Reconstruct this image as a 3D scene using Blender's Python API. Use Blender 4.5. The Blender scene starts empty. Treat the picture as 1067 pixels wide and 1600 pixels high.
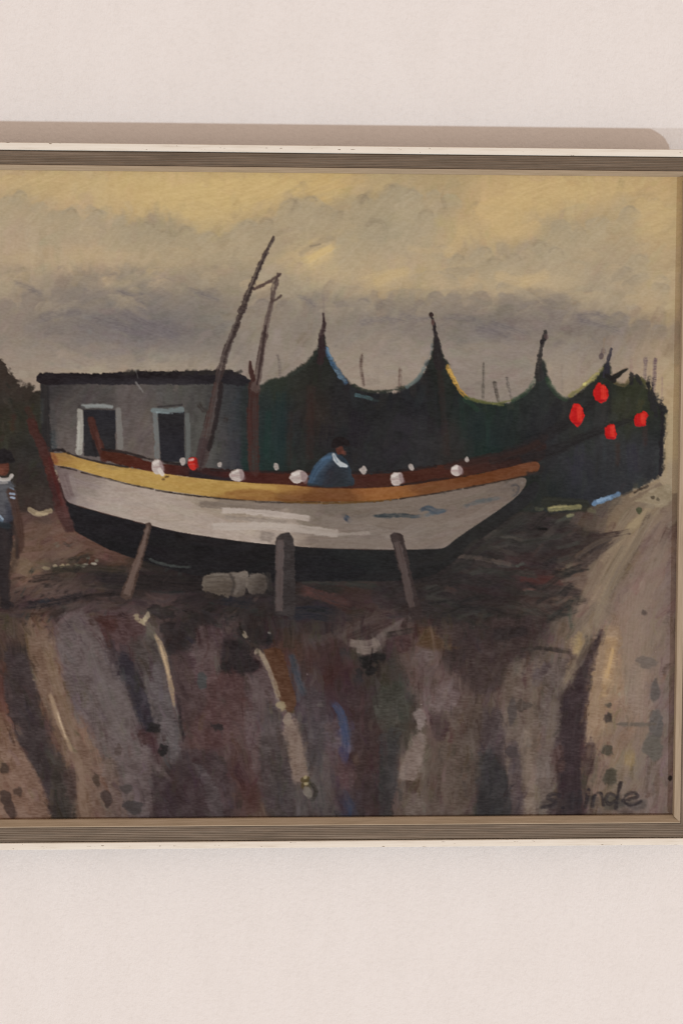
import bpy, math
import numpy as np

scene = bpy.context.scene
U = 0.0004                                         # metres per picture unit
F_UNITS = 2222.0                                   # camera distance in picture units (50 mm lens on a 24 x 36 frame)
YAW, PITCH, ROLL = math.radians(2.1506), math.radians(3.1091), math.radians(0.18265)

# ---------------------------------------------------------------- camera
def camera_axes():
    F = np.array([math.sin(YAW) * math.cos(PITCH), math.cos(YAW) * math.cos(PITCH), -math.sin(PITCH)])
    R = np.array([math.cos(YAW), -math.sin(YAW), 0.0]); V = np.cross(R, F)
    c, s = math.cos(ROLL), math.sin(ROLL)
    return -F * F_UNITS, c * R + s * V, -s * R + c * V, F
CAM_C, CAM_R, CAM_V, CAM_F = camera_axes()
cam_data = bpy.data.cameras.new('camera'); cam = bpy.data.objects.new('camera', cam_data)
scene.collection.objects.link(cam); scene.camera = cam
cam_data.sensor_fit = 'VERTICAL'; cam_data.sensor_height = 36.0; cam_data.sensor_width = 24.0
cam_data.lens = F_UNITS / 1600 * 36; cam_data.clip_start = 0.01; cam_data.clip_end = 50
from mathutils import Matrix, Vector
M = Matrix.Identity(4)
for i in range(3):
    M[i][0], M[i][1], M[i][2], M[i][3] = CAM_R[i], CAM_V[i], -CAM_F[i], CAM_C[i] * U
cam.matrix_world = M

# ---------------------------------------------------------------- light: warm room light all round, two lamps below the picture
world = bpy.data.worlds.new('World'); scene.world = world; world.use_nodes = True
bg = world.node_tree.nodes['Background']; bg.inputs[0].default_value = (0.625, 0.482, 0.39, 1); bg.inputs[1].default_value = 1.0
def lamp(name, direction, dist, size, watts, color):
    d = bpy.data.lights.new(name, 'AREA'); d.shape = 'DISK'; d.size = size; d.energy = watts; d.color = color
    o = bpy.data.objects.new(name, d); scene.collection.objects.link(o)
    v = Vector(direction).normalized(); o.location = v * dist + Vector((0.1, 0, 0.1))
    o.rotation_euler = (-v).to_track_quat('-Z', 'Y').to_euler()
lamp('key_lamp', (61, -66, -45.5), 20.0, 0.5, 1170.0, (1.0, 1.14, 1.24))
lamp('second_lamp', (-46, -66, -46.5), 20.0, 0.6, 640.0, (1.0, 1.13, 1.23))
scene.view_settings.view_transform = 'Standard'; scene.view_settings.look = 'None'
scene.view_settings.exposure = 0.03; scene.view_settings.gamma = 1; scene.view_settings.use_curve_mapping = False

scene.cycles.filter_width = 1.1

# ---------------------------------------------------------------- materials
def material(name, rough=0.6, spec=0.2):
    m = bpy.data.materials.new(name); m.use_nodes = True; nt = m.node_tree; b = nt.nodes['Principled BSDF']
    b.inputs['Roughness'].default_value = rough; b.inputs['Specular IOR Level'].default_value = spec
    return m, nt, b
def N(nt, kind, **kw):
    n = nt.nodes.new(kind)
    for k, v in kw.items():
        if k in n.inputs: n.inputs[k].default_value = v
        else: setattr(n, k, v)
    return n
def mapped_noise(nt, scale_xyz, scale, detail=4, rough=0.55):
    tc = N(nt, 'ShaderNodeTexCoord'); mp = N(nt, 'ShaderNodeMapping'); mp.inputs['Scale'].default_value = scale_xyz
    nz = N(nt, 'ShaderNodeTexNoise', Scale=scale, Detail=detail, Roughness=rough)
    nt.links.new(tc.outputs['Object'], mp.inputs['Vector']); nt.links.new(mp.outputs[0], nz.inputs['Vector'])
    return nz
def ramp(nt, fac, stops):
    r = N(nt, 'ShaderNodeValToRGB'); e = r.color_ramp.elements
    while len(e) < len(stops): e.new(0.5)
    for el, (p, c) in zip(e, stops): el.position = p; el.color = (*c, 1)
    nt.links.new(fac, r.inputs[0]); return r
def bump(nt, height, b, strength, dist, chain=None):
    n = N(nt, 'ShaderNodeBump', Strength=strength, Distance=dist); nt.links.new(height, n.inputs['Height'])
    if chain: nt.links.new(chain.outputs[0], n.inputs['Normal'])
    nt.links.new(n.outputs[0], b.inputs['Normal']); return n

def wall_paint():
    m, nt, b = material('wall_paint', 0.85, 0.1)
    a = mapped_noise(nt, (1, 1, 0.45), 55, 5)
    r = ramp(nt, a.outputs[0], [(0.3, (0.846, 0.828, 0.822)), (0.5, (0.86, 0.842, 0.838)), (0.72, (0.868, 0.853, 0.851))])
    sp = mapped_noise(nt, (0.7, 1, 1), 480, 3, 0.6); r2 = ramp(nt, sp.outputs[0], [(0.3, (0.955, 0.953, 0.95)), (0.5, (0.99, 0.99, 0.99)), (0.7, (1.0, 1.0, 1.0))])   # fine mottle: shading of roller stipple put into the colour
    mx = N(nt, 'ShaderNodeMix', data_type='RGBA', blend_type='MULTIPLY'); mx.inputs[0].default_value = 1
    nt.links.new(r.outputs[0], mx.inputs[6]); nt.links.new(r2.outputs[0], mx.inputs[7]); nt.links.new(mx.outputs[2], b.inputs['Base Color'])
    f = mapped_noise(nt, (1, 1, 0.8), 650, 4, 0.6); g = mapped_noise(nt, (1, 1, 0.25), 160, 3)
    k = bump(nt, f.outputs[0], b, 0.32, 0.001); bump(nt, g.outputs[0], b, 0.3, 0.0012, k)
    return m
def white_paint():
    m, nt, b = material('chipped_white_paint', 0.6, 0.2)
    a = mapped_noise(nt, (6, 60, 60), 9, 5)
    r = ramp(nt, a.outputs[0], [(0.25, (0.70, 0.65, 0.57)), (0.42, (0.80, 0.76, 0.68)), (0.65, (0.84, 0.81, 0.74))])
    c = mapped_noise(nt, (14, 60, 60), 12, 3, 0.6)                 # small chips that show the wood
    q = ramp(nt, c.outputs[0], [(0.665, (0, 0, 0)), (0.69, (1, 1, 1))])
    mx = N(nt, 'ShaderNodeMix', data_type='RGBA'); nt.links.new(q.outputs[0], mx.inputs[0]); nt.links.new(r.outputs[0], mx.inputs[6]); mx.inputs[7].default_value = (0.22, 0.16, 0.11, 1)
    nt.links.new(mx.outputs[2], b.inputs['Base Color']); bump(nt, a.outputs[0], b, 0.4, 0.0003)
    return m
def grained_wood():
    m, nt, b = material('grey_limed_wood', 0.65, 0.2)
    a = mapped_noise(nt, (1.6, 90, 90), 12, 6, 0.65); a2 = mapped_noise(nt, (9, 60, 60), 9, 4)
    r = ramp(nt, a.outputs[0], [(0.25, (0.12, 0.092, 0.069)), (0.45, (0.18, 0.146, 0.112)), (0.6, (0.225, 0.185, 0.145)), (0.78, (0.33, 0.28, 0.23))])
    r2 = ramp(nt, a2.outputs[0], [(0.3, (0.86, 0.86, 0.86)), (0.7, (1.08, 1.04, 1.02))])
    mx = N(nt, 'ShaderNodeMix', data_type='RGBA', blend_type='MULTIPLY'); mx.inputs[0].default_value = 1
    nt.links.new(r.outputs[0], mx.inputs[6]); nt.links.new(r2.outputs[0], mx.inputs[7]); nt.links.new(mx.outputs[2], b.inputs['Base Color'])
    bump(nt, a.outputs[0], b, 0.5, 0.0004)
    return m
def slip_paint():
    m, nt, b = material('cream_slip_paint', 0.6, 0.2)
    a = mapped_noise(nt, (5, 80, 80), 10, 5)
    r = ramp(nt, a.outputs[0], [(0.25, (0.33, 0.265, 0.19)), (0.5, (0.40, 0.325, 0.235)), (0.75, (0.46, 0.38, 0.29))])
    nt.links.new(r.outputs[0], b.inputs['Base Color']); bump(nt, a.outputs[0], b, 0.3, 0.0002)
    return m
def oil_paint():
    m, nt, b = material('oil_paint', 0.5, 0.12)
    at = N(nt, 'ShaderNodeAttribute', attribute_name='paint'); nt.links.new(at.outputs['Color'], b.inputs['Base Color'])
    tc = N(nt, 'ShaderNodeTexCoord')                                # weave of the canvas under thin paint
    w1 = N(nt, 'ShaderNodeTexWave', wave_type='BANDS', bands_direction='Z', Scale=520.0, Distortion=1.5, Detail=2.0)
    w2 = N(nt, 'ShaderNodeTexWave', wave_type='BANDS', bands_direction='X', Scale=520.0, Distortion=1.5, Detail=2.0)
    for w in (w1, w2): nt.links.new(tc.outputs['Object'], w.inputs['Vector'])
    nz = mapped_noise(nt, (0.5, 1, 2.2), 900, 3, 0.6)
    k = bump(nt, w1.outputs[1], b, 0.12, 0.0002); k = bump(nt, w2.outputs[1], b, 0.06, 0.0002, k); bump(nt, nz.outputs[0], b, 0.3, 0.0003, k)
    return m
def raw_canvas():
    m, nt, b = material('raw_canvas', 0.9, 0.05)
    a = mapped_noise(nt, (1, 1, 1), 700, 3); r = ramp(nt, a.outputs[0], [(0.3, (0.42, 0.36, 0.27)), (0.7, (0.52, 0.46, 0.36))])
    nt.links.new(r.outputs[0], b.inputs['Base Color']); return m

# ---------------------------------------------------------------- helpers
def mesh_object(name, verts, faces, mat, parent=None, smooth=False):
    me = bpy.data.meshes.new(name); me.from_pydata([tuple(v) for v in verts], [], faces); me.update()
    me.materials.append(mat); o = bpy.data.objects.new(name, me); scene.collection.objects.link(o)
    if smooth: me.polygons.foreach_set('use_smooth', [True] * len(me.polygons))
    if parent: o.parent = parent
    return o
def box(name, x0, x1, h0, h1, z0, z1, mat, parent=None, org=(0, 0, 0)):
    V = [(x * U - org[0], -h * U - org[1], z * U - org[2]) for x in (x0, x1) for h in (h0, h1) for z in (z0, z1)]
    return mesh_object(name, V, [(0, 1, 3, 2), (4, 6, 7, 5), (0, 4, 5, 1), (2, 3, 7, 6), (0, 2, 6, 4), (1, 5, 7, 3)], mat, parent)

# ---------------------------------------------------------------- the wall behind
WALL_H = -60.0
wall = box('wall', -4200, 4200, WALL_H - 250, WALL_H, -2600, 2800, wall_paint())
wall['kind'] = 'structure'

# ---------------------------------------------------------------- the framed picture: four rails round the canvas
X0, X1, Z0, Z1 = -954.0, 576.0, -530.0, 563.8      # outer edge of the frame
ROOT = Vector(((X0 + X1) / 2 * U, -WALL_H * U, Z0 * U))
picture = bpy.data.objects.new('framed_painting', None); scene.collection.objects.link(picture); picture.location = ROOT
picture['label'] = 'framed oil painting of a boat hauled out on muddy ground, hung on the white wall'
picture['category'] = 'painting'

MW, MB, MS, MO = white_paint(), grained_wood(), slip_paint(), oil_paint()
rng = np.random.default_rng(5)
def rail(text, length, place, rot, slip_profile, wide=0.0):
    """one side of the frame, built along local x with its outer edge at local z = 0 and the picture towards -z"""
    def sweep(name, prof, cut, parent, mat, bow=0.0):
        side = [length / 2 - 24] if cut else []
        xs = [None] + [-v for v in side] + list(np.linspace(-length / 2 + 60, length / 2 - 60, 60)) + side + [None]
        V, n = [], len(prof)
        for i, x in enumerate(xs):
            s = -1 if i == 0 else 1
            wob = rng.normal(0, bow) if x is not None else 0.0
            for d, h in prof:
                if x is None:
                    xx, zz = s * (length / 2 - d), -d
                    if cut and d < 11: xx, zz = s * (length / 2 - 10 - d * .1), -7 - d * (4 / 11)  # unseen outer corners clipped to shape the shadow on the wall
                else: xx, zz = x, -d
                V.append((xx * U, -(h + (wob if h > 0 else 0)) * U, zz * U))
        Fc = []
        for i in range(len(xs) - 1):
            for k in range(n): a, b = i * n + k, i * n + (k + 1) % n; Fc.append((a, b, b + n, a + n))
        Fc.append(tuple(range(n))[::-1]); Fc.append(tuple((len(xs) - 1) * n + k for k in range(n)))
        return mesh_object(name, V, Fc, mat, parent)
    groove = [(11.2, -14), (11.4, 2.4), (12.6, 2.8), (13.0, 5.0)]
    for k, d in enumerate(np.linspace(14.5, 33, 8)):
        h = 5.2 + (d - 13) / 22 * 5.6; groove += [(d - .9, h), (d, h + .35), (d + .5, h - .2)]
    groove += [(34.2, 11.4), (34.6, 11.4), (34.6, -14)]
    groove = [(d + wide * max(0, d - 12) / 22.6, h) for d, h in groove]; slip_profile = [(d + wide, h) for d, h in slip_profile]
    body = sweep('frame_rail', groove, False, picture, MB, 0.12)
    edge = sweep('white_edge', [(0, -3), (0, 5.6), (.9, 6.8), (5, 7.1), (10, 6.8), (10.9, 6.0), (10.9, -3)], True, body, MW, 0.1)
    slip = sweep('inner_slip', slip_profile, False, body, MS, 0.06)
    body.location = Vector((place[0] * U, 0, place[1] * U)) - ROOT; body.rotation_euler = (0, rot, 0)
    body['label'] = text
    return body
bevel = [(34.8, -12), (34.8, 12.6), (36.2, 13.0), (37.4, 11.8), (44.6, 5.0), (45.0, 3.0), (45.0, -12)]
top_bevel = [(34.8, -12), (34.8, 12.6), (36.0, 13.0), (37.0, 11.4), (40.8, 3.0), (41.0, 1.0), (41.0, -12)]
flat = [(34.8, -12), (34.8, 10.6), (36.0, 11.2), (44.4, 10.6), (45.0, 9.8), (45.0, -12)]
rail('top rail of the frame', X1 - X0, ((X0 + X1) / 2, Z1), 0, top_bevel)
rail('bottom rail of the frame', X1 - X0, ((X0 + X1) / 2, Z0), math.pi, bevel, 2.6)
rail('right rail of the frame', Z1 - Z0, (X1, (Z0 + Z1) / 2), math.pi / 2, flat, 2.4)
rail('left rail of the frame', Z1 - Z0, (X0, (Z0 + Z1) / 2), -math.pi / 2, flat)
canvas = box('canvas', X0 + 36, X1 - 36, -16, -3, Z0 + 36, Z1 - 36, raw_canvas(), picture, ROOT)
box('backing_board', X0 + 60, X1 - 60, -59.5, -17, Z0 + 60, Z1 - 60, MB, picture, ROOT)

# ---------------------------------------------------------------- the painted picture: a small brush-stroke engine
# The picture is laid down stroke by stroke in its own flat coordinates (millimetre-like units of the canvas sheet);
# the result is pigment colour, paint thickness and which painted motif every spot belongs to.
RNG = np.random.default_rng(11)
PX0, PY0, PX1, PY1 = -420, 252, 1084, 1296        # extent of the canvas sheet in picture units
PW, PH = PX1 - PX0, PY1 - PY0
COL = np.zeros((PH, PW, 3), np.float32)
HGT = np.zeros((PH, PW), np.float32)
LAB = np.zeros((PH, PW), np.int16)
LABELS = [None]                                    # id -> (name, parent id, label)

def new_label(name, parent=0, text=None):
    LABELS.append((name, parent, text)); return len(LABELS) - 1

def up(a, h, w):                                   # smooth (cosine) upsampling of a small random grid
    gh, gw = a.shape
    y = np.linspace(0, gh - 1.001, h); x = np.linspace(0, gw - 1.001, w)
    yi = y.astype(int); xi = x.astype(int); fy = y - yi; fx = x - xi
    fy = (fy * fy * (3 - 2 * fy))[:, None]; fx = (fx * fx * (3 - 2 * fx))[None]
    A = a[np.ix_(yi, xi)]; B = a[np.ix_(yi, xi + 1)]; Cc = a[np.ix_(yi + 1, xi)]; D = a[np.ix_(yi + 1, xi + 1)]
    return (A * (1 - fx) + B * fx) * (1 - fy) + (Cc * (1 - fx) + D * fx) * fy

def noise(sx, sy):
    return up(RNG.random((int(PH / sy) + 3, int(PW / sx) + 3)).astype(np.float32), PH, PW).astype(np.float32)

N2, N5, N14 = noise(2.2, 2.2), noise(5, 5), noise(14, 14)
GRAIN = noise(5, 1.6)                              # weft of the canvas catching the brush
EDGE = (0.26 * N2 + 0.4 * N5 + 0.34 * N14 - 0.5) * (0.3 + 1.0 * noise(30, 22))   # brush edges: here dragged dry, there clean
STREAK = up(RNG.random((130, 60)).astype(np.float32), 520, 480).astype(np.float32)

def field(points, sx=42, sy=24, x0=PX0, y0=PY0, x1=PX1, y1=PY1, step=6):
    P = np.array([(p[0], p[1]) + tuple(p[2]) for p in points], np.float32)
    gy = np.arange(y0, y1 + step, step); gx = np.arange(x0, x1 + step, step)
    X, Y = np.meshgrid(gx, gy)
    num = np.zeros(X.shape + (3,), np.float32); den = np.zeros(X.shape, np.float32)
    for p in P:
        d = ((X - p[0]) / sx) ** 2 + ((Y - p[1]) / sy) ** 2
        w = np.exp(-0.5 * d) + 1e-3 / (1 + d) ** 2
        num += w[..., None] * p[2:5]; den += w
    F = num / den[..., None]
    h, w = y1 - y0, x1 - x0
    return np.stack([up(F[..., k], h, w) for k in range(3)], -1).astype(np.float32)

def spline(pts, n=7):
    P = [tuple(map(float, p)) for p in pts]
    if len(P) < 3: return np.array(P)
    Q = [P[0]] + P + [P[-1]]; out = []
    for i in range(1, len(Q) - 2):
        a, b, c, d = (np.array(Q[i - 1]), np.array(Q[i]), np.array(Q[i + 1]), np.array(Q[i + 2]))
        for t in np.linspace(0, 1, n, endpoint=False):
            out.append(0.5 * (2 * b + (c - a) * t + (2 * a - 5 * b + 4 * c - d) * t * t + (3 * b - a - 3 * c + d) * t ** 3))
    out.append(np.array(Q[-2])); return np.array(out)

def window(x0, y0, x1, y1):
    a, b = max(int(x0), PX0), max(int(y0), PY0); c, d = min(int(x1) + 1, PX1), min(int(y1) + 1, PY1)
    if c <= a or d <= b: return None
    sl = (slice(b - PY0, d - PY0), slice(a - PX0, c - PX0))
    X, Y = np.meshgrid(np.arange(a, c, dtype=np.float32), np.arange(b, d, dtype=np.float32))
    return sl, X, Y

def lay(sl, alpha, col, lab, body, mask=None):
    if mask is not None: alpha = alpha * np.isin(LAB[sl], mask)
    A = alpha[..., None]
    COL[sl] = COL[sl] * (1 - A) + np.clip(col, 8, 250) * A
    HGT[sl] = HGT[sl] * (1 - 0.55 * alpha) + body * alpha
    if lab is not None:
        L = LAB[sl]; L[alpha > 0.5] = lab

def stroke(pts, w, col, a=1.0, lab=None, soft=1.6, jit=2.0, streak=7.0, body=0.5, dry=0.0, ends=0.0, mask=None, curve=True, light=0.0):
    """one pull of the brush: pts = (x, y) or (x, y, width); bristle streaks run along it"""
    P = [(p + (w,)) if len(p) == 2 else p for p in [tuple(q) for q in pts]]
    Q = spline(P) if curve else np.array(P, float)
    m = Q[:, 2].max() / 2 + soft + jit + 2
    win = window(Q[:, 0].min() - m, Q[:, 1].min() - m, Q[:, 0].max() + m, Q[:, 1].max() + m)
    if win is None: return
    sl, X, Y = win
    best = np.full(X.shape, 1e9, np.float32); D = np.zeros_like(best); S = np.zeros_like(best); Wd = np.ones_like(best); acc = 0.0
    for i in range(len(Q) - 1):
        ax, ay, aw = Q[i]; bx, by, bw = Q[i + 1]
        dx, dy = bx - ax, by - ay; L2 = dx * dx + dy * dy + 1e-6; L = math.sqrt(L2)
        t = np.clip(((X - ax) * dx + (Y - ay) * dy) / L2, 0, 1)
        ex, ey = X - ax - t * dx, Y - ay - t * dy
        d = np.sqrt(ex * ex + ey * ey); rw = np.maximum(aw + (bw - aw) * t, 0.1) / 2
        q = d - rw
        u = q < best
        best = np.where(u, q, best); D = np.where(u, (dx * (Y - ay) - dy * (X - ax)) / L, D); S = np.where(u, acc + t * L, S); Wd = np.where(u, rw, Wd)
        acc += L
    o1, o2 = RNG.integers(0, 400), RNG.integers(0, 400)
    k = (np.clip((D * 2.6).astype(int) + o1, 0, None) % 520, np.clip((S * 0.22).astype(int) + o2, 0, None) % 480)
    st = STREAK[k] - 0.5
    al = np.clip((-best + jit * EDGE[sl] * 2 + soft * 0.5) / soft, 0, 1) * a
    if dry: al = al * np.clip(1.0 - dry * (1.6 * (GRAIN[sl] + st) - 0.3) - dry * 0.6 * S / max(acc, 1), 0, 1)
    if ends: al = al * np.clip(np.minimum(S, acc - S) / ends + 0.15, 0, 1)
    c = np.array(col, np.float32) + (st * streak)[..., None] + (light * D / np.maximum(Wd, .5))[..., None]
    rim = np.clip(1 - np.abs(best + 1.2) / 1.6, 0, 1)
    lay(sl, al, c, lab, body * (0.75 + 0.9 * st + 0.35 * rim), mask)

def inside(X, Y, Q):
    r = np.zeros(X.shape, bool); n = len(Q); d2 = np.full(X.shape, 1e12, np.float32)
    for i in range(n):
        ax, ay = Q[i]; bx, by = Q[(i + 1) % n]
        c = (ay > Y) != (by > Y)
        xc = (bx - ax) * (Y - ay) / (by - ay + 1e-9) + ax
        r ^= c & (X < xc)
        dx, dy = bx - ax, by - ay
        t = np.clip(((X - ax) * dx + (Y - ay) * dy) / (dx * dx + dy * dy + 1e-9), 0, 1)
        d2 = np.minimum(d2, (X - ax - t * dx) ** 2 + (Y - ay - t * dy) ** 2)
    return np.where(r, 1, -1) * np.sqrt(d2)

def poly(pts, col, lab=None, a=1.0, soft=1.6, jit=2.0, body=0.4, var=5.0, mask=None, smooth=True, sx=40, sy=24):
    """a shape filled with flat-brush paint; col is one colour or a list of (x, y, colour)"""
    Q = spline(list(pts) + [pts[0]], 6)[:-1] if smooth else np.array(pts, float)
    win = window(Q[:, 0].min() - 4, Q[:, 1].min() - 4, Q[:, 0].max() + 4, Q[:, 1].max() + 4)
    if win is None: return
    sl, X, Y = win
    sd = inside(X, Y, Q)
    al = np.clip((sd + jit * EDGE[sl] * 2 + soft * 0.5) / soft, 0, 1) * a
    if isinstance(col, list):
        x0, y0 = int(X[0, 0]), int(Y[0, 0]); c = field(col, sx, sy, x0, y0, x0 + X.shape[1], y0 + X.shape[0], 4)
    else: c = np.broadcast_to(np.array(col, np.float32), X.shape + (3,))
    c = c + (var * 1.6 * (N14[sl] - .5) + var * (GRAIN[sl] - .5))[..., None]
    lay(sl, al, c, lab, body * (0.7 + 0.5 * (N5[sl] - .5)), mask)

def dab(x, y, rx, ry, col, rot=0, lab=None, a=1.0, **k):
    c, s = math.cos(math.radians(rot)), math.sin(math.radians(rot))
    wob = k.pop('wob', 0.2); q = RNG.uniform(1 - wob, 1 + wob, 9)
    poly([(x + (rx * math.cos(t) * c - ry * math.sin(t) * s) * r, y + (rx * math.cos(t) * s + ry * math.sin(t) * c) * r) for t, r in zip(np.linspace(0, 2 * math.pi, 10)[:-1], q)], col, lab, a, **k)

def puff(x, y, rx, ry, col, a=.6, rot=0, fade=1.0, mask=None):
    """a cloud billow: firm upper edge, brushed away below"""
    win = window(x - rx * 1.6, y - ry * 1.5, x + rx * 1.6, y + ry * 2.2)
    if win is None: return
    sl, X, Y = win
    c, s = math.cos(math.radians(rot)), math.sin(math.radians(rot))
    u, v = ((X - x) * c + (Y - y) * s) / rx, (-(X - x) * s + (Y - y) * c) / ry
    up_ = np.where(v < 0, v, v * .55)
    d = np.sqrt(u * u + up_ * up_) + .5 * (N14[sl] - .5) + .22 * (N5[sl] - .5)
    al = np.clip((1 - d) / np.where(v < 0, .22, .6), 0, 1) * np.clip(1 - fade * .42 * (v + .6), 0, 1) * a
    o = RNG.integers(0, 300); k = (np.clip((v * ry * 1.3 + u * rx * .5 + 120).astype(int) + o, 0, None) % 520, np.clip((u * rx * .25 + 60).astype(int) + o, 0, None) % 480)
    st = STREAK[k] - .5
    lay(sl, np.clip(al * (1 + .5 * st), 0, 1), np.array(col, np.float32) + (st * 9)[..., None], None, .5 * (.7 + .8 * st), mask)

def restroke(n, box, length, width, ang, jitter=5, a=0.6, mask=None, src=None, soft=2.5, bend=0.2, streak=6, dry=0.2, body=0.35, pick=0):
    """many strokes that pick their colour up from what lies under them (or from the field src)"""
    x0, y0, x1, y1 = box
    for _ in range(n):
        x, y = RNG.uniform(x0, x1), RNG.uniform(y0, y1)
        xi, yi = int(np.clip(x - PX0, 0, PW - 1)), int(np.clip(y - PY0, 0, PH - 1))
        if mask is not None and LAB[yi, xi] not in mask: continue
        xs, ys = (int(np.clip(xi + RNG.normal(0, pick), 0, PW - 1)), int(np.clip(yi + RNG.normal(0, pick), 0, PH - 1))) if pick else (xi, yi)
        if mask is not None and LAB[ys, xs] not in mask: ys, xs = yi, xi
        c = (COL if src is None else src)[ys, xs] + RNG.normal(0, jitter) + RNG.normal(0, jitter * 0.35, 3)
        t = math.radians(ang(x, y) + RNG.normal(0, 14)); L = length * RNG.uniform(0.6, 1.4) / 2; w = width * RNG.uniform(0.6, 1.4)
        b = RNG.normal(0, bend) * L; dx, dy = math.cos(t), -math.sin(t)
        stroke([(x - dx * L, y - dy * L), (x - dy * b, y + dx * b), (x + dx * L, y + dy * L)], w, c, a * RNG.uniform(.6, 1), None, soft, 1.5, streak, body, dry, 4, mask)

def motif():
    # ---- ids of the painted motifs
    sky = new_label('painted_sky', 0, 'golden and grey clouded sky in oil paint')
    gnd = new_label('painted_ground', 0, 'brown and mauve furrowed ground in oil paint')
    bush = new_label('painted_bush', 0); shed = new_label('painted_shed', 0)
    net = new_label('painted_fishing_net', 0); boat = new_label('painted_boat', 0)
    # ---------------------------------------------------------------- sky
    S = []
    def row(y, *v):
        for i in range(0, len(v), 2): S.append((v[i], y, v[i + 1]))
    row(258, -400, (186,158,114), -200, (188,160,116), 0, (188,160,118), 100, (190,162,116), 250, (196,166,114), 400, (194,164,112), 520, (197,165,108), 600, (182,156,112), 700, (180,154,110), 800, (190,160,112), 950, (192,162,112), 1050, (188,158,110))
    row(290, -300, (182,156,114), 0, (188,160,117), 100, (190,162,115), 250, (196,166,114), 400, (194,164,110), 520, (196,164,108), 600, (176,152,112), 690, (172,148,108), 800, (192,162,112), 950, (192,162,112), 1050, (188,158,110))
    row(320, -350, (176,152,116), -200, (182,156,116), -80, (178,154,118), 0, (180,155,118), 30, (166,147,116), 120, (186,158,116), 200, (192,164,114), 330, (194,165,112), 400, (188,160,111), 470, (162,142,112), 540, (165,145,112), 600, (160,143,114), 680, (166,145,113), 760, (190,160,112), 900, (188,160,112), 960, (174,150,112), 1040, (186,158,112))
    row(360, -350, (166,146,118), -200, (172,149,118), -80, (166,146,119), 0, (172,150,122), 60, (170,148,120), 150, (166,146,118), 220, (158,141,115), 260, (156,139,112), 330, (176,153,111), 390, (163,142,112), 460, (158,139,113), 520, (168,147,114), 600, (152,140,115), 650, (163,144,115), 720, (184,158,113), 800, (188,160,113), 880, (164,145,114), 950, (172,150,113), 1040, (182,155,111))
    row(400, -350, (168,147,119), -200, (174,151,120), -80, (172,150,120), 0, (174,151,121), 80, (178,154,121), 160, (180,155,119), 260, (170,148,114), 330, (168,147,115), 380, (158,141,114), 420, (163,143,115), 490, (196,169,120), 540, (178,154,117), 620, (172,150,119), 700, (178,154,117), 760, (163,144,117), 830, (158,140,114), 900, (165,145,115), 980, (165,144,114), 1040, (180,154,114))
    row(440, -350, (150,133,112), -200, (156,138,114), -80, (152,134,114), 0, (158,139,115), 60, (148,131,111), 150, (138,124,109), 220, (144,129,111), 300, (148,132,111), 370, (154,138,115), 450, (158,141,117), 540, (168,147,117), 600, (184,158,117), 660, (172,150,114), 720, (178,154,117), 800, (184,159,121), 880, (172,150,117), 960, (158,140,117), 1040, (176,152,115))
    row(478, -350, (138,124,110), -200, (142,127,111), -80, (144,128,112), 0, (148,131,112), 80, (136,122,108), 150, (124,113,105), 220, (118,109,104), 300, (122,112,102), 370, (136,122,107), 440, (144,129,111), 520, (138,125,111), 600, (138,125,109), 660, (136,122,107), 720, (138,124,109), 800, (130,117,105), 860, (130,117,105), 920, (144,129,111), 980, (163,143,114), 1040, (178,152,113))
    row(510, -350, (128,115,106), -200, (132,118,107), -80, (134,120,108), 0, (138,123,110), 80, (124,113,105), 150, (117,107,102), 220, (112,103,102), 270, (111,102,102), 320, (117,108,101), 400, (136,123,109), 480, (130,118,107), 560, (134,121,110), 640, (129,117,107), 720, (120,109,102), 780, (116,105,100), 840, (128,115,105), 900, (116,105,99), 960, (124,112,102), 1040, (144,125,104))
    row(545, -350, (134,119,107), -200, (136,121,109), -80, (136,121,109), 0, (138,122,110), 60, (134,120,108), 130, (124,113,105), 200, (122,111,106), 270, (120,110,103), 330, (124,113,103), 420, (134,120,108), 470, (136,122,109), 560, (138,124,110), 620, (136,122,110), 740, (132,119,107), 800, (130,117,107), 880, (134,120,107), 940, (126,113,101), 1000, (140,122,105), 1040, (156,134,106))
    row(575, -350, (146,129,112), -200, (144,127,110), -80, (140,123,108), 20, (138,121,107), 80, (144,127,111), 150, (152,134,115), 230, (150,133,113), 300, (144,128,112), 430, (130,116,105), 560, (142,126,112), 620, (140,125,111), 740, (132,118,107), 800, (130,116,105), 900, (142,126,110), 1000, (146,126,108), 1045, (172,146,108))
    row(610, -350, (140,123,106), -100, (136,119,104), 40, (140,123,108), 600, (140,124,110), 760, (128,115,104), 900, (140,122,106), 1000, (150,128,106), 1045, (170,145,106))
    row(680, 0, (120,105,92), 1000, (150,130,104), 1045, (164,142,106))
    row(760, 1000, (140,122,98), 1045, (150,130,104))
    SKY = field(S, 30, 15); SKY += np.array([-2, -2, 1], np.float32) * np.clip((SKY[..., :1] - 140) / 45, 0, 1); SKY += (6 * np.clip((np.arange(PY0, PY1) - 525) / 30, 0, 1))[:, None, None].astype(np.float32)
    y1 = 800 - PY0
    COL[:] = SKY; LAB[:] = sky; HGT[:] = 0.3
    sky_ang = lambda x, y: (58 if y < 430 else 30) + 40 * math.sin(x * 0.011 + y * 0.017)
    restroke(3400, (PX0, 255, PX1, 640), 26, 11, sky_ang, 4.5, 0.75, src=SKY, soft=4, pick=9, body=.3)
    restroke(1500, (PX0, 262, PX1, 630), 15, 6, sky_ang, 5, 0.5, pick=6, soft=3, body=.35)
    # billows: cream and grey, the grey ones with a slightly darker crown
    cream = lambda y: (198 - (y - 300) * .13, 171 - (y - 300) * .10, 126)
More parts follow.
